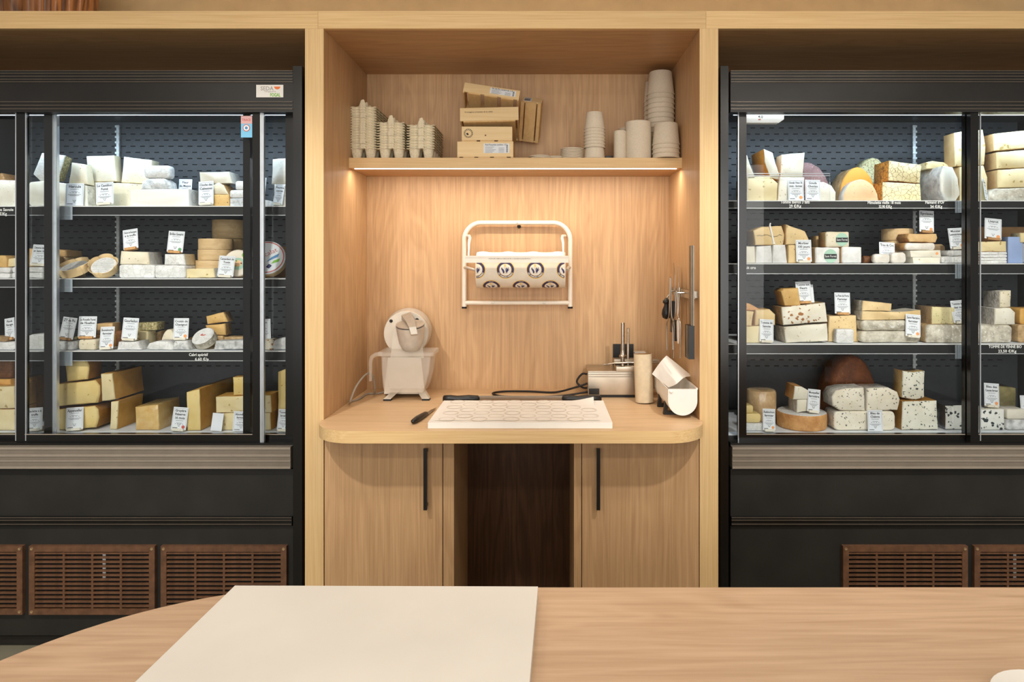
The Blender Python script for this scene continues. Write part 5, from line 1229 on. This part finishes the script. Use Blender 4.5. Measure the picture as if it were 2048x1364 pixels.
# ================= deck
s = SHL[3]
pr('cheese_block', 'lower pale holey block at the deck end', s, [(-40, 826), (29, 826), (29, 868), (-40, 868)], .21, .12, 'butter_pale', 'gold', key='a0')
pr('cheese_block', 'upper pale holey block at the deck end', 'a0', [(-40, 781), (28, 779), (29, 823), (-40, 825)], .21, .12, 'butter_pale', 'gold', key='a1')
pr('cheese_wedge', 'yellow wedge between the holey blocks and the brown wheel', 'a1', [(-30, 770), (20, 770), (21, 781), (-30, 781)], .26, .10, 'gold', key='a2')
pr('round_cheese', 'brown-rinded whole cheese on top of the end pile', 'a2', rrect(-40, 727, 25, 770, 10), .26, .12, 'brown_rind', bev=.012)
pr('cheese_wedge', 'yellow rounded piece behind the truffle raclette card', s, [(40, 778), (58, 778), (64, 790), (63, 866), (40, 866)], .36, .08, 'gold', 'gold_rind')
card(['Raclette à la', 'truffe'], 'price card lettered Raclette à la truffe beside the door post', 53, 84, 821, 864, .19, s, -4, 8)
pr('cheese_block', 'lowest golden-rinded block of the Appenzeller stack', s, [(104, 827), (186, 819), (194, 826), (196, 842), (190, 862), (150, 867), (104, 867)], .215, .11, 'butter', 'gold_rind', key='c0', bev=.008)
pr('cheese_block', 'middle golden block with two holes in the Appenzeller stack', 'c0', [(104, 782), (188, 773), (197, 784), (198, 800), (193, 818), (104, 826)], .215, .11, 'butter', 'gold_rind', key='c1', bev=.008)
pr('cheese_wedge', 'topmost golden wedge with a curved rind on the Appenzeller stack', 'c1', [(129, 737), (170, 730), (177, 745), (174, 772), (133, 777)], .222, .09, 'butter', 'gold_rind', bev=.006)
card(['Appenzeller'], 'price card lettered Appenzeller before the golden stack', 131, 166, 819, 862, .195, s, -4, 8)
pr('cheese_wedge', 'lower tall yellow wedge standing on edge', s, [(222, 812), (237, 810), (233, 867), (220, 867)], .225, .17, 'butter_pale', 'gold', key='d0')
pr('cheese_wedge', 'film-wrapped upper tall wedge balanced on the edge-standing wedge', 'd0', [(201, 758), (224, 757), (230, 809), (204, 812)], .22, .20, 'butter_pale', 'gold', bev=.004)
pr('cheese_wedge', 'plastic-wrapped yellow wedge beside the Gruyère card', s, [(270, 821), (316, 816), (318, 867), (271, 867)], .215, .16, 'wrapped_gold', 'wrapped_gold')
card(['Gruyère', 'Réserve', '16 mois'], 'price card lettered Gruyère Réserve with a small red stamp', 341, 371, 820, 864, .19, s, 4, 8, 'red_ink')
pr('cheese_wedge', 'large deep Gruyère wedge between the Gruyère card and the blank card', s, [(373, 791), (399, 785), (401, 867), (375, 868)], .205, .30, 'butter', 'gold', bev=.003)
card([], 'blank white card leaning on the Abondance blocks', 421, 443, 831, 866, .19, s, 4, 8, blank=True, holder=None)
pr('cheese_block', 'lower long pale Abondance block', s, [(444, 834), (540, 833), (541, 868), (443, 868)], .215, .09, 'butter_pale', 'gold', key='i0')
pr('cheese_block', 'upper long pale Abondance block', 'i0', [(431, 800), (541, 797), (543, 831), (432, 832)], .213, .10, 'butter_pale', 'gold', key='i1')
pr('cheese_block', 'small deep-yellow block on the long Abondance blocks', 'i1', [(465, 757), (503, 755), (506, 792), (467, 793)], .225, .06, 'butter', 'gold')
card(['Abondance', 'fermière'], 'price card lettered Abondance fermière with an orange seal', 465, 498, 829, 868, .19, s, 1, 6, 'seal_orange', holder=None)
pr('cheese_wedge', 'tall yellow wedge in film at the refrigerator end', s, [(556, 752), (583, 742), (583, 868), (556, 868)], .22, .20, 'butter', 'gold', bev=.003)
card(['Tommette', 'brebis'], 'price card before the tall yellow end wedge', 553, 577, 831, 872, .185, s, 3, 8, 'seal_green')
# ================= second refrigerator, top shelf
s = SHR[0]; GRP[0] = 'cheeses in the second refrigerator'
pr('cheese_block', 'cracked cream and tan block under the orange-rinded wedge', s, [(1494, 353), (1540, 352), (1556, 366), (1554, 401), (1494, 401)], .222, .16, 'butter_pale', 'tan', key='a0')
pr('cheese_wedge', 'orange-rinded pale wedge on the cracked block', s + .088, [(1528, 284), (1545, 292), (1558, 334), (1558, 346), (1541, 342), (1530, 310)], .228, .17, 'ivory', 'orange_rind', bev=.003)
pr('cheese_wedge', 'white cut face of a cheese beside the orange-rinded wedge', s + .088, [(1484, 284), (1494, 284), (1511, 331), (1484, 333)], .222, .05, 'ivory')
pr('cheese_block', 'lower pale old gouda slab behind its card', s, [(1559, 353), (1609, 353), (1607, 401), (1555, 401)], .235, .10, 'ivory', 'cream', key='d')
pr('cheese_block', 'upper pale old gouda slab standing upright', 'd', [(1564, 306), (1610, 302), (1606, 351), (1561, 351)], .238, .07, 'ivory', 'cream')
ac = thing('acrylic_tray', (X(1575, .21), .22, s + .08), 'clear acrylic tray edge across the old gouda slabs', 'tray')
for yy in (346.5, 351): B().box(X(1494, .21), X(1660, .21), .208, .212, Z(yy + 1, .21), Z(yy, .21)).obj('edge', 'aluminium', ac)
for px in (1494, 1658): B().box(X(px, .21), X(px + 2, .21), .208, .212, s + .001, Z(346.5, .21)).obj('leg', 'acrylic', ac)
pr('cheese_wedge', 'mauve net-patterned half wheel behind the gouda cards', s, [(1606, 318), (1620, 318), (1638, 328), (1652, 346), (1660, 366), (1661, 401), (1606, 401)], .36, .09, 'mauve_rind', bev=.006)
card(['Gouda Vieux 36', 'mois - fermier'], 'price card lettered Gouda Vieux with an orange seal', 1577, 1608, 357, 399, .215, s, 0, 5, 'seal_orange', holder=None)
card(['Gouda', 'Chorizo'], 'price card lettered Gouda Chorizo', 1611, 1641, 358, 399, .215, s, 1, 5, holder=None)
pr('cheese_wedge', 'pale rounded half cheese beside the Gouda Chorizo card', s, [(1626, 363), (1648, 363), (1664, 370), (1672, 384), (1672, 401), (1626, 401)], .232, .07, 'ivory', 'cream', bev=.005)
pr('round_cheese', 'pistachio-marbled half wheel behind the orange cheeses', s, dome(1747, 401, 42, 96), .44, .08, 'pistachio', bev=.008)
pr('round_cheese', 'large orange half wheel with a speckled rind', s, dome(1716, 401, 37, 71), .30, .12, 'orange', 'tomme_tan', bev=.006)
pr('round_cheese', 'smaller peach-coloured half wheel before the orange one', s, [(1688, 399)] + dome(1722, 399, 35, 43)[1:] , .215, .055, 'peach', 'wrapped', bev=.006)
pr('cheese_block', 'lower cobble-veined cheese with golden side', s, [(1766, 362), (1841, 366), (1843, 400), (1766, 400)], .225, .09, 'cobbled', 'cobbled_gold', key='l0')
pr('cheese_block', 'upper cobble-veined cheese with golden side', 'l0', [(1779, 321), (1844, 330), (1840, 366), (1778, 361)], .228, .13, 'cobbled', 'cobbled_gold')
pr('round_cheese', 'grey-skinned half ball showing a smooth cream cut face', s, [(1888, 330), (1906, 332), (1917, 355), (1921, 388), (1913, 400), (1893, 400), (1882, 378), (1882, 348)], .222, .20, 'ivory', 'rind_grey', key='m', bev=.007)
pr('cheese_wedge', 'thin cream slice lying on the grey-skinned half ball', 'm', [(1853, 330), (1853, 317), (1866, 314), (1888, 317), (1907, 330)], .30, .08, 'butter_pale')
pr('cheese_block', 'lower cream block behind the middle door post', s, [(1920, 332), (1968, 330), (1976, 354), (1974, 401), (1920, 401)], .24, .10, 'butter_pale', 'tan', key='q')
pr('cheese_block', 'tall cream block behind the middle door post', 'q', [(1909, 264), (1930, 260), (1966, 257), (1972, 290), (1969, 328), (1911, 331)], .25, .08, 'butter_pale', 'tan')
card(['Tomme', 'bio'], 'narrow price card turned sideways by the door post', 1962, 1986, 356, 399, .22, s, 6, 8, yaw=45, holder=None)
pr('round_cheese', 'grey-rinded flat cheese under the stack of cream blocks', s, [(1978, 396), (1983, 382), (1994, 376), (2070, 374), (2070, 401), (1980, 401)], .222, .14, 'tomme', key='s0', bev=.008)
pr('cheese_block', 'dotted cream block lowest on the grey-rinded cheese', 's0', [(1996, 340), (2070, 336), (2070, 374), (1996, 376)], .226, .12, 'butter_pale', 'tan', key='s1')
pr('cheese_block', 'dotted cream block second on the grey-rinded cheese', 's1', [(1993, 306), (2070, 300), (2070, 336), (1995, 339)], .23, .10, 'butter_pale', 'tan', key='s2')
pr('cheese_block', 'dotted cream block topmost on the grey-rinded cheese', 's2', [(1987, 271), (2070, 262), (2070, 298), (1989, 305)], .235, .10, 'butter_pale', 'tan')
# ================= second shelf
s = SHR[1]
pr('cheese_block', 'pale block against the refrigerator side under the Morbier', s, [(1490, 494), (1510, 494), (1511, 528), (1490, 528)], .225, .08, 'ivory')
pr('cheese_block', 'paper-wrapped grey Morbier half with a dark crack', s, [(1513, 494), (1543, 492), (1545, 528), (1511, 528)], .222, .12, 'paper_rind', 'wrapped', key='b0')
pr('cheese_block', 'paper-wrapped white Morbier half beside the dark-cracked one', s, [(1546, 491), (1571, 491), (1575, 528), (1545, 528)], .222, .12, 'paper_rind', key='b1')
pr('cheese_wedge', 'bare cream Morbier piece behind the Morbier card', s, [(1577, 491), (1596, 491), (1612, 528), (1577, 528)], .235, .10, 'morbier', key='b2')
mo_ = pr('cheese_block', 'ribbon-tied Morbier half with a dark vein', 'b0', [(1507, 462), (1524, 454), (1564, 452), (1570, 470), (1567, 491), (1511, 491)], .225, .11, 'morbier', 'tan', bev=.005)
pr('cheese_block', 'second Morbier half with a dark vein beside the ribbon-tied half', 'b1', [(1572, 450), (1611, 464), (1618, 480), (1615, 491), (1572, 491)], .23, .10, 'morbier', 'tan', bev=.005)
b = B(); b.tube(smooth([P(1541, 446, .222), P(1540, 452, .223), P(1543, 465, .2235), P(1548, 488, .2235)]), [.003] * 6 + [.004] * 12 + [.006], 8); b.obj('ribbon', 'white_line', mo_)
b = B(); rnd = random.Random(4); q = [P(1514 + 5.0 * i, 473 + rnd.uniform(-3, 3) - .25 * i, .2238) for i in range(11)]
for a_, c_ in zip(q, q[1:]): b.poly([a_ + Vector((0, 0, .0007)), c_ + Vector((0, 0, .0007)), c_ - Vector((0, 0, .0009)), a_ - Vector((0, 0, .0009))])
b.obj('ash_vein', 'ink', mo_)
card(['Morbier', '100 jours'], 'price card lettered Morbier 100 jours with an orange seal', 1593, 1624, 480, 524, .218, s, 0, 6, 'seal_orange')
def band_label(o, cx, cy, y, R_):
    c = P(cx, cy, y) ; n = 24
    b = B(); b.poly([c + Vector((R_ * math.cos(2 * math.pi * i / n), 0, R_ * 1.05 * math.sin(2 * math.pi * i / n))) for i in range(n)]); b.obj('round_label', 'mint_ink', o)
    b = B(); b.box(c.x - R_ * .95, c.x + R_ * .95, c.y - .001, c.y - .0004, c.z - R_ * .42, c.z + R_ * .3); k = b.obj('label_band', 'ink', o)
    b = B(); put_text(b, 'Sant Forné', R_ * .5, (c.x, c.y - .0014, c.z - R_ * .2), maxw=R_ * 1.7, offset=0); b.obj('lettering', 'white_line', k)
o = pr('drum_cheese', 'white-wrapped drum cheese with a mint label, lower of two', s, rrect(1631, 495, 1680, 527, 3), .225, .09, 'paper_rind', 'tan', key='e0', bev=.006); band_label(o, 1661, 512, .2245, 12.5 * u)
pr('drum_cheese', 'white-wrapped drum cheese without a label beside the labelled drum', s, rrect(1684, 495, 1724, 528, 3), .225, .09, 'paper_rind', 'tan', key='e1', bev=.006)
o = pr('drum_cheese', 'topmost drum cheese with a mint label on the wrapped pair', 'e0', rrect(1652, 463, 1699, 494, 3), .228, .08, 'cream', 'tan', bev=.006); band_label(o, 1684, 479, .2275, 12 * u)
pr('cheese_block', 'tan piece behind the drum cheeses', s, [(1632, 472), (1653, 472), (1653, 527), (1632, 527)], .345, .06, 'tan')
for i, px in enumerate((1731, 1744)): log('small_cheese', ('small brown roll beside the unlabelled drum', 'small brown roll beside the wrapped lumps')[i], s, px - 6, px + 7, .27, 15, 'brown_rind')
card(['Trou du Cru'], 'price card lettered Trou du Cru on a beige card', 1759, 1790, 477, 518, .25, s, 3, 8, holder=None)
pr('small_cheese', 'small paper-wrapped lump before the Trou du Cru card', s, rrect(1748, 504, 1781, 523, 6), .212, .03, 'wrapped', bev=.006)
pr('small_cheese', 'second small paper-wrapped lump beside the round wooden boxes', s, rrect(1783, 501, 1813, 523, 7), .212, .03, 'wrapped', bev=.006)
wheel('round_wood_box', 'lower veneer cheese box behind the Trou du Cru card', s, 1796, .37, 28, 45, 'veneer', key='jb', bev=.0015, cat='box')
wheel('round_wood_box', 'upper veneer cheese box behind the Trou du Cru card', 'jb', 1795, .37, 29, 23, 'veneer', bev=.0015, cat='box')
o = pr('flat_box', 'lower half of the pale cheese box under the Epoisses', s, [(1825, 513), (1881, 513), (1880, 525), (1827, 525)], .218, .11, 'ivory', bev=.001, jit=0, key='l0', cat='box')
o = pr('flat_box', 'pale cheese box lid with an orange seal under the Epoisses', 'l0', [(1820, 500), (1881, 499), (1882, 513), (1822, 513)], .217, .115, 'ivory', bev=.001, jit=0, key='l1', cat='box')
b = B(); c = P(1874, 507, .2164); b.poly([c + Vector((.006 * math.cos(i * .4), 0, .006 * math.sin(i * .4))) for i in range(16)]); b.obj('seal', 'seal_orange', o)
pr('soft_cheese', 'film-wrapped orange-skinned cheese on the pale box', 'l1', rrect(1811, 484, 1872, 499, 6), .22, .10, 'wrapped', 'washed', key='l2', bev=.007)
pr('soft_cheese', 'ochre cut Epoisses carrying its card', 'l2', [(1818, 467), (1874, 467), (1876, 475), (1872, 485), (1820, 483), (1815, 475)], .225, .09, 'tan', 'washed', key='l3', bev=.005)
card(['Epoisses'], 'price card lettered Epoisses on a brown cork, highest on the shelf', 1839, 1868, 421, 464, .24, 'l3', 3, 6, 'seal_orange', holder='kraft')
pr('soft_cheese', 'grey film-wrapped cheese behind the pale box', s, rrect(1862, 488, 1891, 526, 8), .36, .06, 'wrapped_tan')
pr('soft_cheese', 'lower white flat cheese under the Munster card', s, rrect(1884, 511, 1945, 525, 5), .22, .10, 'bloom', key='n0', bev=.006)
pr('soft_cheese', 'upper white flat cheese under the Munster card', 'n0', rrect(1895, 499, 1945, 511, 5), .222, .09, 'bloom', key='n1', bev=.006)
card(['Munster', 'Lavarande fermier'], 'price card lettered Munster beside the middle door post', 1901, 1931, 452, 493, .24, 'n1', -3, 8, 'seal_orange')
for i in range(4): pr('thin_cheese', ('lowest', 'second', 'third', 'highest')[i] + ' thin paper-leafed cheese in the layered pile', s if i == 0 else f'o{i - 1}', rrect(1958, 521.5 - 6 * i, 2014, 527 - 6 * i, 2), .222, .10, 'bloom', 'washed', key=f'o{i}', bev=.0015)
pr('cheese_block', 'cream block on the layered pile under the Livarot card', 'o3', [(1956, 480), (2013, 479), (2014, 500), (1956, 500)], .225, .09, 'butter_pale', 'tan', key='o4')
card(['Livarot'], 'price card lettered Livarot with an orange seal', 1969, 2003, 436, 478, .24, 'o4', 6, 8, 'seal_orange', holder='kraft')
pr('blue_box', 'pale blue printed cardboard box beside the layered pile', s, [(2016, 474), (2046, 474), (2046, 527), (2016, 527)], .235, .04, 'blue_box', bev=.001, jit=0, cat='box')
for i in range(3): pr('kraft_box', ('lowest', 'middle', 'top')[i] + ' kraft cheese box behind the Livarot card', s if i == 0 else f'kb{i - 1}', [(1950, 508 - 24 * i), (2080, 508 - 24 * i), (2080, 532 - 24 * i), (1950, 532 - 24 * i)], .42, .12, 'kraft', bev=.001, jit=0, key=f'kb{i}', cat='box')
pr('soft_cheese', 'white film-wrapped cheese beside the pale blue box', s, rrect(2049, 486, 2080, 527, 6), .228, .08, 'wrapped', key='oo')
pr('cheese_block', 'small cream piece on the film-wrapped white cheese', 'oo', [(2040, 466), (2080, 465), (2080, 486), (2042, 486)], .23, .06, 'butter_pale')
# ================= third shelf
s = SHR[2]
pr('cheese_wedge', 'cream and orange lower wedge behind the Tomme de Savoie card', s, [(1490, 655), (1540, 654), (1547, 664), (1545, 688), (1490, 688)], .228, .12, 'butter_pale', 'tan', key='a0')
pr('cheese_wedge', 'narrow tan wedge against the refrigerator side', 'a0', [(1488, 622), (1508, 625), (1503, 654), (1488, 654)], .232, .10, 'morbier', 'tan', key='a1')
pr('cheese_wedge', 'rounded tan wedge behind the Tomme de Savoie card', 'a0', [(1511, 622), (1540, 621), (1551, 632), (1551, 653), (1510, 654)], .235, .10, 'morbier', 'gold', key='a2', bev=.006)
pr('cheese_wedge', 'pinkish rind slab on the narrow tan wedge', 'a1', [(1486, 606), (1500, 608), (1525, 622), (1486, 622)], .25, .06, 'washed')
card(['Tomme de', 'Savoie'], 'price card lettered Tomme de Savoie', 1519, 1547, 640, 684, .215, s, 3, 8)
pr('cheese_block', 'lower pale flower cheese block', s, [(1568, 656), (1655, 649), (1657, 684), (1572, 688)], .225, .13, 'ivory', 'tomme', key='e0', bev=.005)
pr('cheese_block', 'middle cheese block studded with flowers', 'e0', [(1563, 617), (1651, 608), (1656, 646), (1567, 653)], .225, .13, 'flowers', 'tomme_tan', key='e1', bev=.005)
pr('cheese_wedge', 'golden pitted wedge on the flower-studded block', 'e1', [(1562, 584), (1568, 578), (1597, 577), (1602, 612), (1570, 613)], .235, .09, 'tan_pitted', 'gold', bev=.005)
card(['Tomme aux', 'Fleurs'], 'price card lettered Tomme aux Fleurs', 1595, 1625, 562, 604, .24, 'e1', -3, 8, holder='cork')
card([], 'blank card back leaning behind the Tomme aux Fleurs card', 1602, 1629, 574, 610, .262, 'e1', -3, 6, blank=True, holder=None)
pr('cheese_block', 'tall tan block carrying the Pavé de Porte card', s, [(1658, 634), (1713, 633), (1715, 676), (1718, 686), (1657, 686)], .262, .11, 'morbier', 'tomme_tan', key='f', bev=.005)
card(['Le Pavé de Porte', 'Fermier'], 'price card lettered Le Pavé de Porte', 1670, 1701, 588, 630, .275, 'f', 1, 6, holder='cork')
pr('small_cheese', 'small grey-white cube before the tall tan block', s, rrect(1673, 659, 1708, 687, 3), .218, .035, 'bloom', bev=.004)
pr('round_cheese', 'lower flat grey Saint-Nectaire wheel', s, rrect(1722, 664, 1843, 688, 9), .225, .16, 'tomme', key='h0', bev=.012)
pr('round_cheese', 'upper flat grey Saint-Nectaire wheel', 'h0', rrect(1722, 643, 1818, 664, 8), .23, .15, 'tomme', key='h1', bev=.010)
pr('cheese_wedge', 'long cream Saint-Nectaire half on the grey wheels', 'h1', [(1725, 625), (1800, 627), (1842, 623), (1843, 642), (1724, 643)], .235, .12, 'morbier', 'tomme', key='h2')
pr('cheese_wedge', 'short cream Saint-Nectaire piece topping the grey wheels', 'h2', [(1726, 604), (1784, 610), (1783, 625), (1725, 624)], .24, .10, 'morbier', 'tomme')
card(['Saint-Nectaire', 'fermier'], 'price card lettered Saint-Nectaire fermier with an orange seal', 1811, 1841, 620, 664, .213, s + .02, 5, 8, 'seal_orange')
pr('round_cheese', 'mould-freckled flat wheel under the wild garlic tomme', s, rrect(1853, 650, 1938, 687, 6), .222, .16, 'tomme', 'tomme_tan', key='k', bev=.009)
pr('cheese_wedge', 'green-flecked wild garlic tomme in film', 'k', [(1864, 614), (1910, 616), (1915, 649), (1864, 649)], .235, .13, 'garlic', 'wrapped_tan', bev=.004)
card(['Tomme à l’ail', 'des ours'], 'price card lettered Tomme à l’ail des ours', 1908, 1940, 603, 647, .228, 'k', -5, 8)
pr('round_cheese', 'mould-freckled grey wheel under the cut cheeses beyond the door post', s, rrect(1956, 651, 2026, 687, 8), .222, .13, 'tomme', key='l0', bev=.009)
pr('round_cheese', 'grey-rinded half with a smooth cream face beyond the door post', 'l0', [(1990, 616), (2022, 615), (2031, 624), (2031, 649), (1990, 649)], .228, .13, 'ivory', 'rind_grey', key='l1', bev=.005)
pr('cheese_wedge', 'upper grey-rinded wedge with a cream face beyond the door post', 'l1', [(2000, 583), (2023, 581), (2022, 615), (2000, 616)], .235, .11, 'cream', 'rind_grey', bev=.005)
pr('cheese_block', 'tan rinded lower block at the far shelf end', s, rrect(2036, 650, 2090, 686, 6), .24, .12, 'tomme_tan', key='l2')
pr('cheese_wedge', 'deep yellow upper block at the far shelf end', 'l2', rrect(2040, 616, 2090, 648, 5), .245, .10, 'gold')
# ================= deck
s = SHR[3]
pr('soft_cheese', 'white-edged flat cheese lowest behind the Reblochon card', s, rrect(1490, 852, 1532, 868, 4), .20, .08, 'bloom', key='a0')
pr('cheese_wedge', 'middle yellow piece behind the Reblochon card', 'a0', rrect(1490, 833, 1522, 851, 5), .203, .07, 'butter', key='a1')
pr('cheese_wedge', 'upper yellow piece against the refrigerator side', 'a1', rrect(1490, 818, 1507, 834, 5), .206, .06, 'butter')
wheel('film_cheese', 'tan film-wrapped drum behind the Reblochon card', s, 1522, .36, 29, 66, 'wrapped_tan', bev=.012)
card(['Reblochon', 'fermier'], 'price card lettered Reblochon fermier with an orange seal', 1526, 1551, 824, 866, .185, s, 2, 8, 'seal_orange')
wheel('round_cheese', 'flat tan-sided wheel with a white top under two white quarters', s, 1603, .285, 47, 31, 'washed', key='b', bev=.006, tops='bloom')
pr('cheese_wedge', 'lower white quarter with a striped rind on the flat wheel', 'b', [(1594, 824), (1618, 823), (1618, 846), (1594, 850)], .235, .10, 'ivory', 'rind_grey', key='b1')
pr('cheese_wedge', 'upper white quarter with a brown rind on the flat wheel', 'b1', [(1590, 795), (1604, 796), (1619, 805), (1619, 822), (1586, 822)], .235, .10, 'ivory', 'washed')
card(['Montpellier', 'fermière'], 'price card lettered Montpellier fermière leaning on the flat wheel', 1614, 1639, 801, 845, .222, 'b', 6, 8)
pr('round_cheese', 'large rusty-brown ball cheese behind the blue blocks', s, dome(1708, 868, 56, 128), .40, .14, 'mimolette', bev=.02)
pr('cheese_block', 'long lower speckled goat blue behind its card', s, rrect(1668, 830, 1791, 868, 9), .21, .10, 'blue_light', 'rind_grey', key='d0', bev=.006)
pr('cheese_wedge', 'upper speckled goat blue half with a rounded end', 'd0', [(1664, 800), (1672, 788), (1690, 784), (1729, 782), (1731, 829), (1680, 828), (1666, 818)], .213, .10, 'blue_light', 'rind_grey', bev=.006)
pr('cheese_wedge', 'second upper speckled goat blue half in film beside its twin', 'd0', [(1734, 782), (1778, 781), (1796, 790), (1801, 805), (1796, 826), (1734, 828)], .213, .10, 'blue_light', 'wrapped', bev=.006)
card(['Bleu de', 'Chèvre'], 'price card lettered Bleu de Chèvre', 1736, 1766, 826, 868, .19, s, 0, 4, holder=None)
pr('cheese_block', 'wide blue-veined block in film under the tall blue half', s, [(1806, 810), (1874, 808), (1877, 866), (1804, 867)], .215, .12, 'blue', 'gold_rind', key='f', bev=.005)
pr('cheese_wedge', 'tall blue-veined half in film on the wide block', 'f', [(1806, 753), (1828, 756), (1850, 753), (1849, 806), (1830, 811), (1805, 806)], .235, .08, 'blue', 'wrapped_gold', bev=.005)
pr('cheese_block', 'foil-topped strongly veined blue beside the middle door post', s, [(1892, 818), (1936, 817), (1937, 866), (1892, 865)], .22, .11, 'blue_strong', 'foil', bev=.004)
pr('cheese_block', 'square strongly veined blue beyond the middle door post', s, [(1962, 827), (2009, 826), (2010, 868), (1962, 868)], .215, .08, 'blue_strong', 'blue', key='h', bev=.004)
card(['Bleu des', 'Causses fermier'], 'price card lettered Bleu des Causses with an orange seal', 1969, 1999, 773, 818, .235, 'h', 4, 8, 'seal_orange')
pr('cheese_block', 'olive-rinded block behind the Bleu des Causses card', s, [(1998, 795), (2032, 799), (2032, 866), (1998, 866)], .36, .10, 'olive_rind')
pr('soft_cheese', 'ash-grey flat cheese lowest at the far deck end', s, rrect(2013, 847, 2090, 868, 6), .215, .09, 'ash', key='hh', bev=.006)
pr('soft_cheese', 'white piece on the ash-grey flat cheese', 'hh', rrect(2014, 826, 2052, 846, 4), .22, .07, 'ivory')
card(['Bleu'], 'price card cut off at the far deck end', 2043, 2075, 798, 840, .235, 'hh', 0, 6)
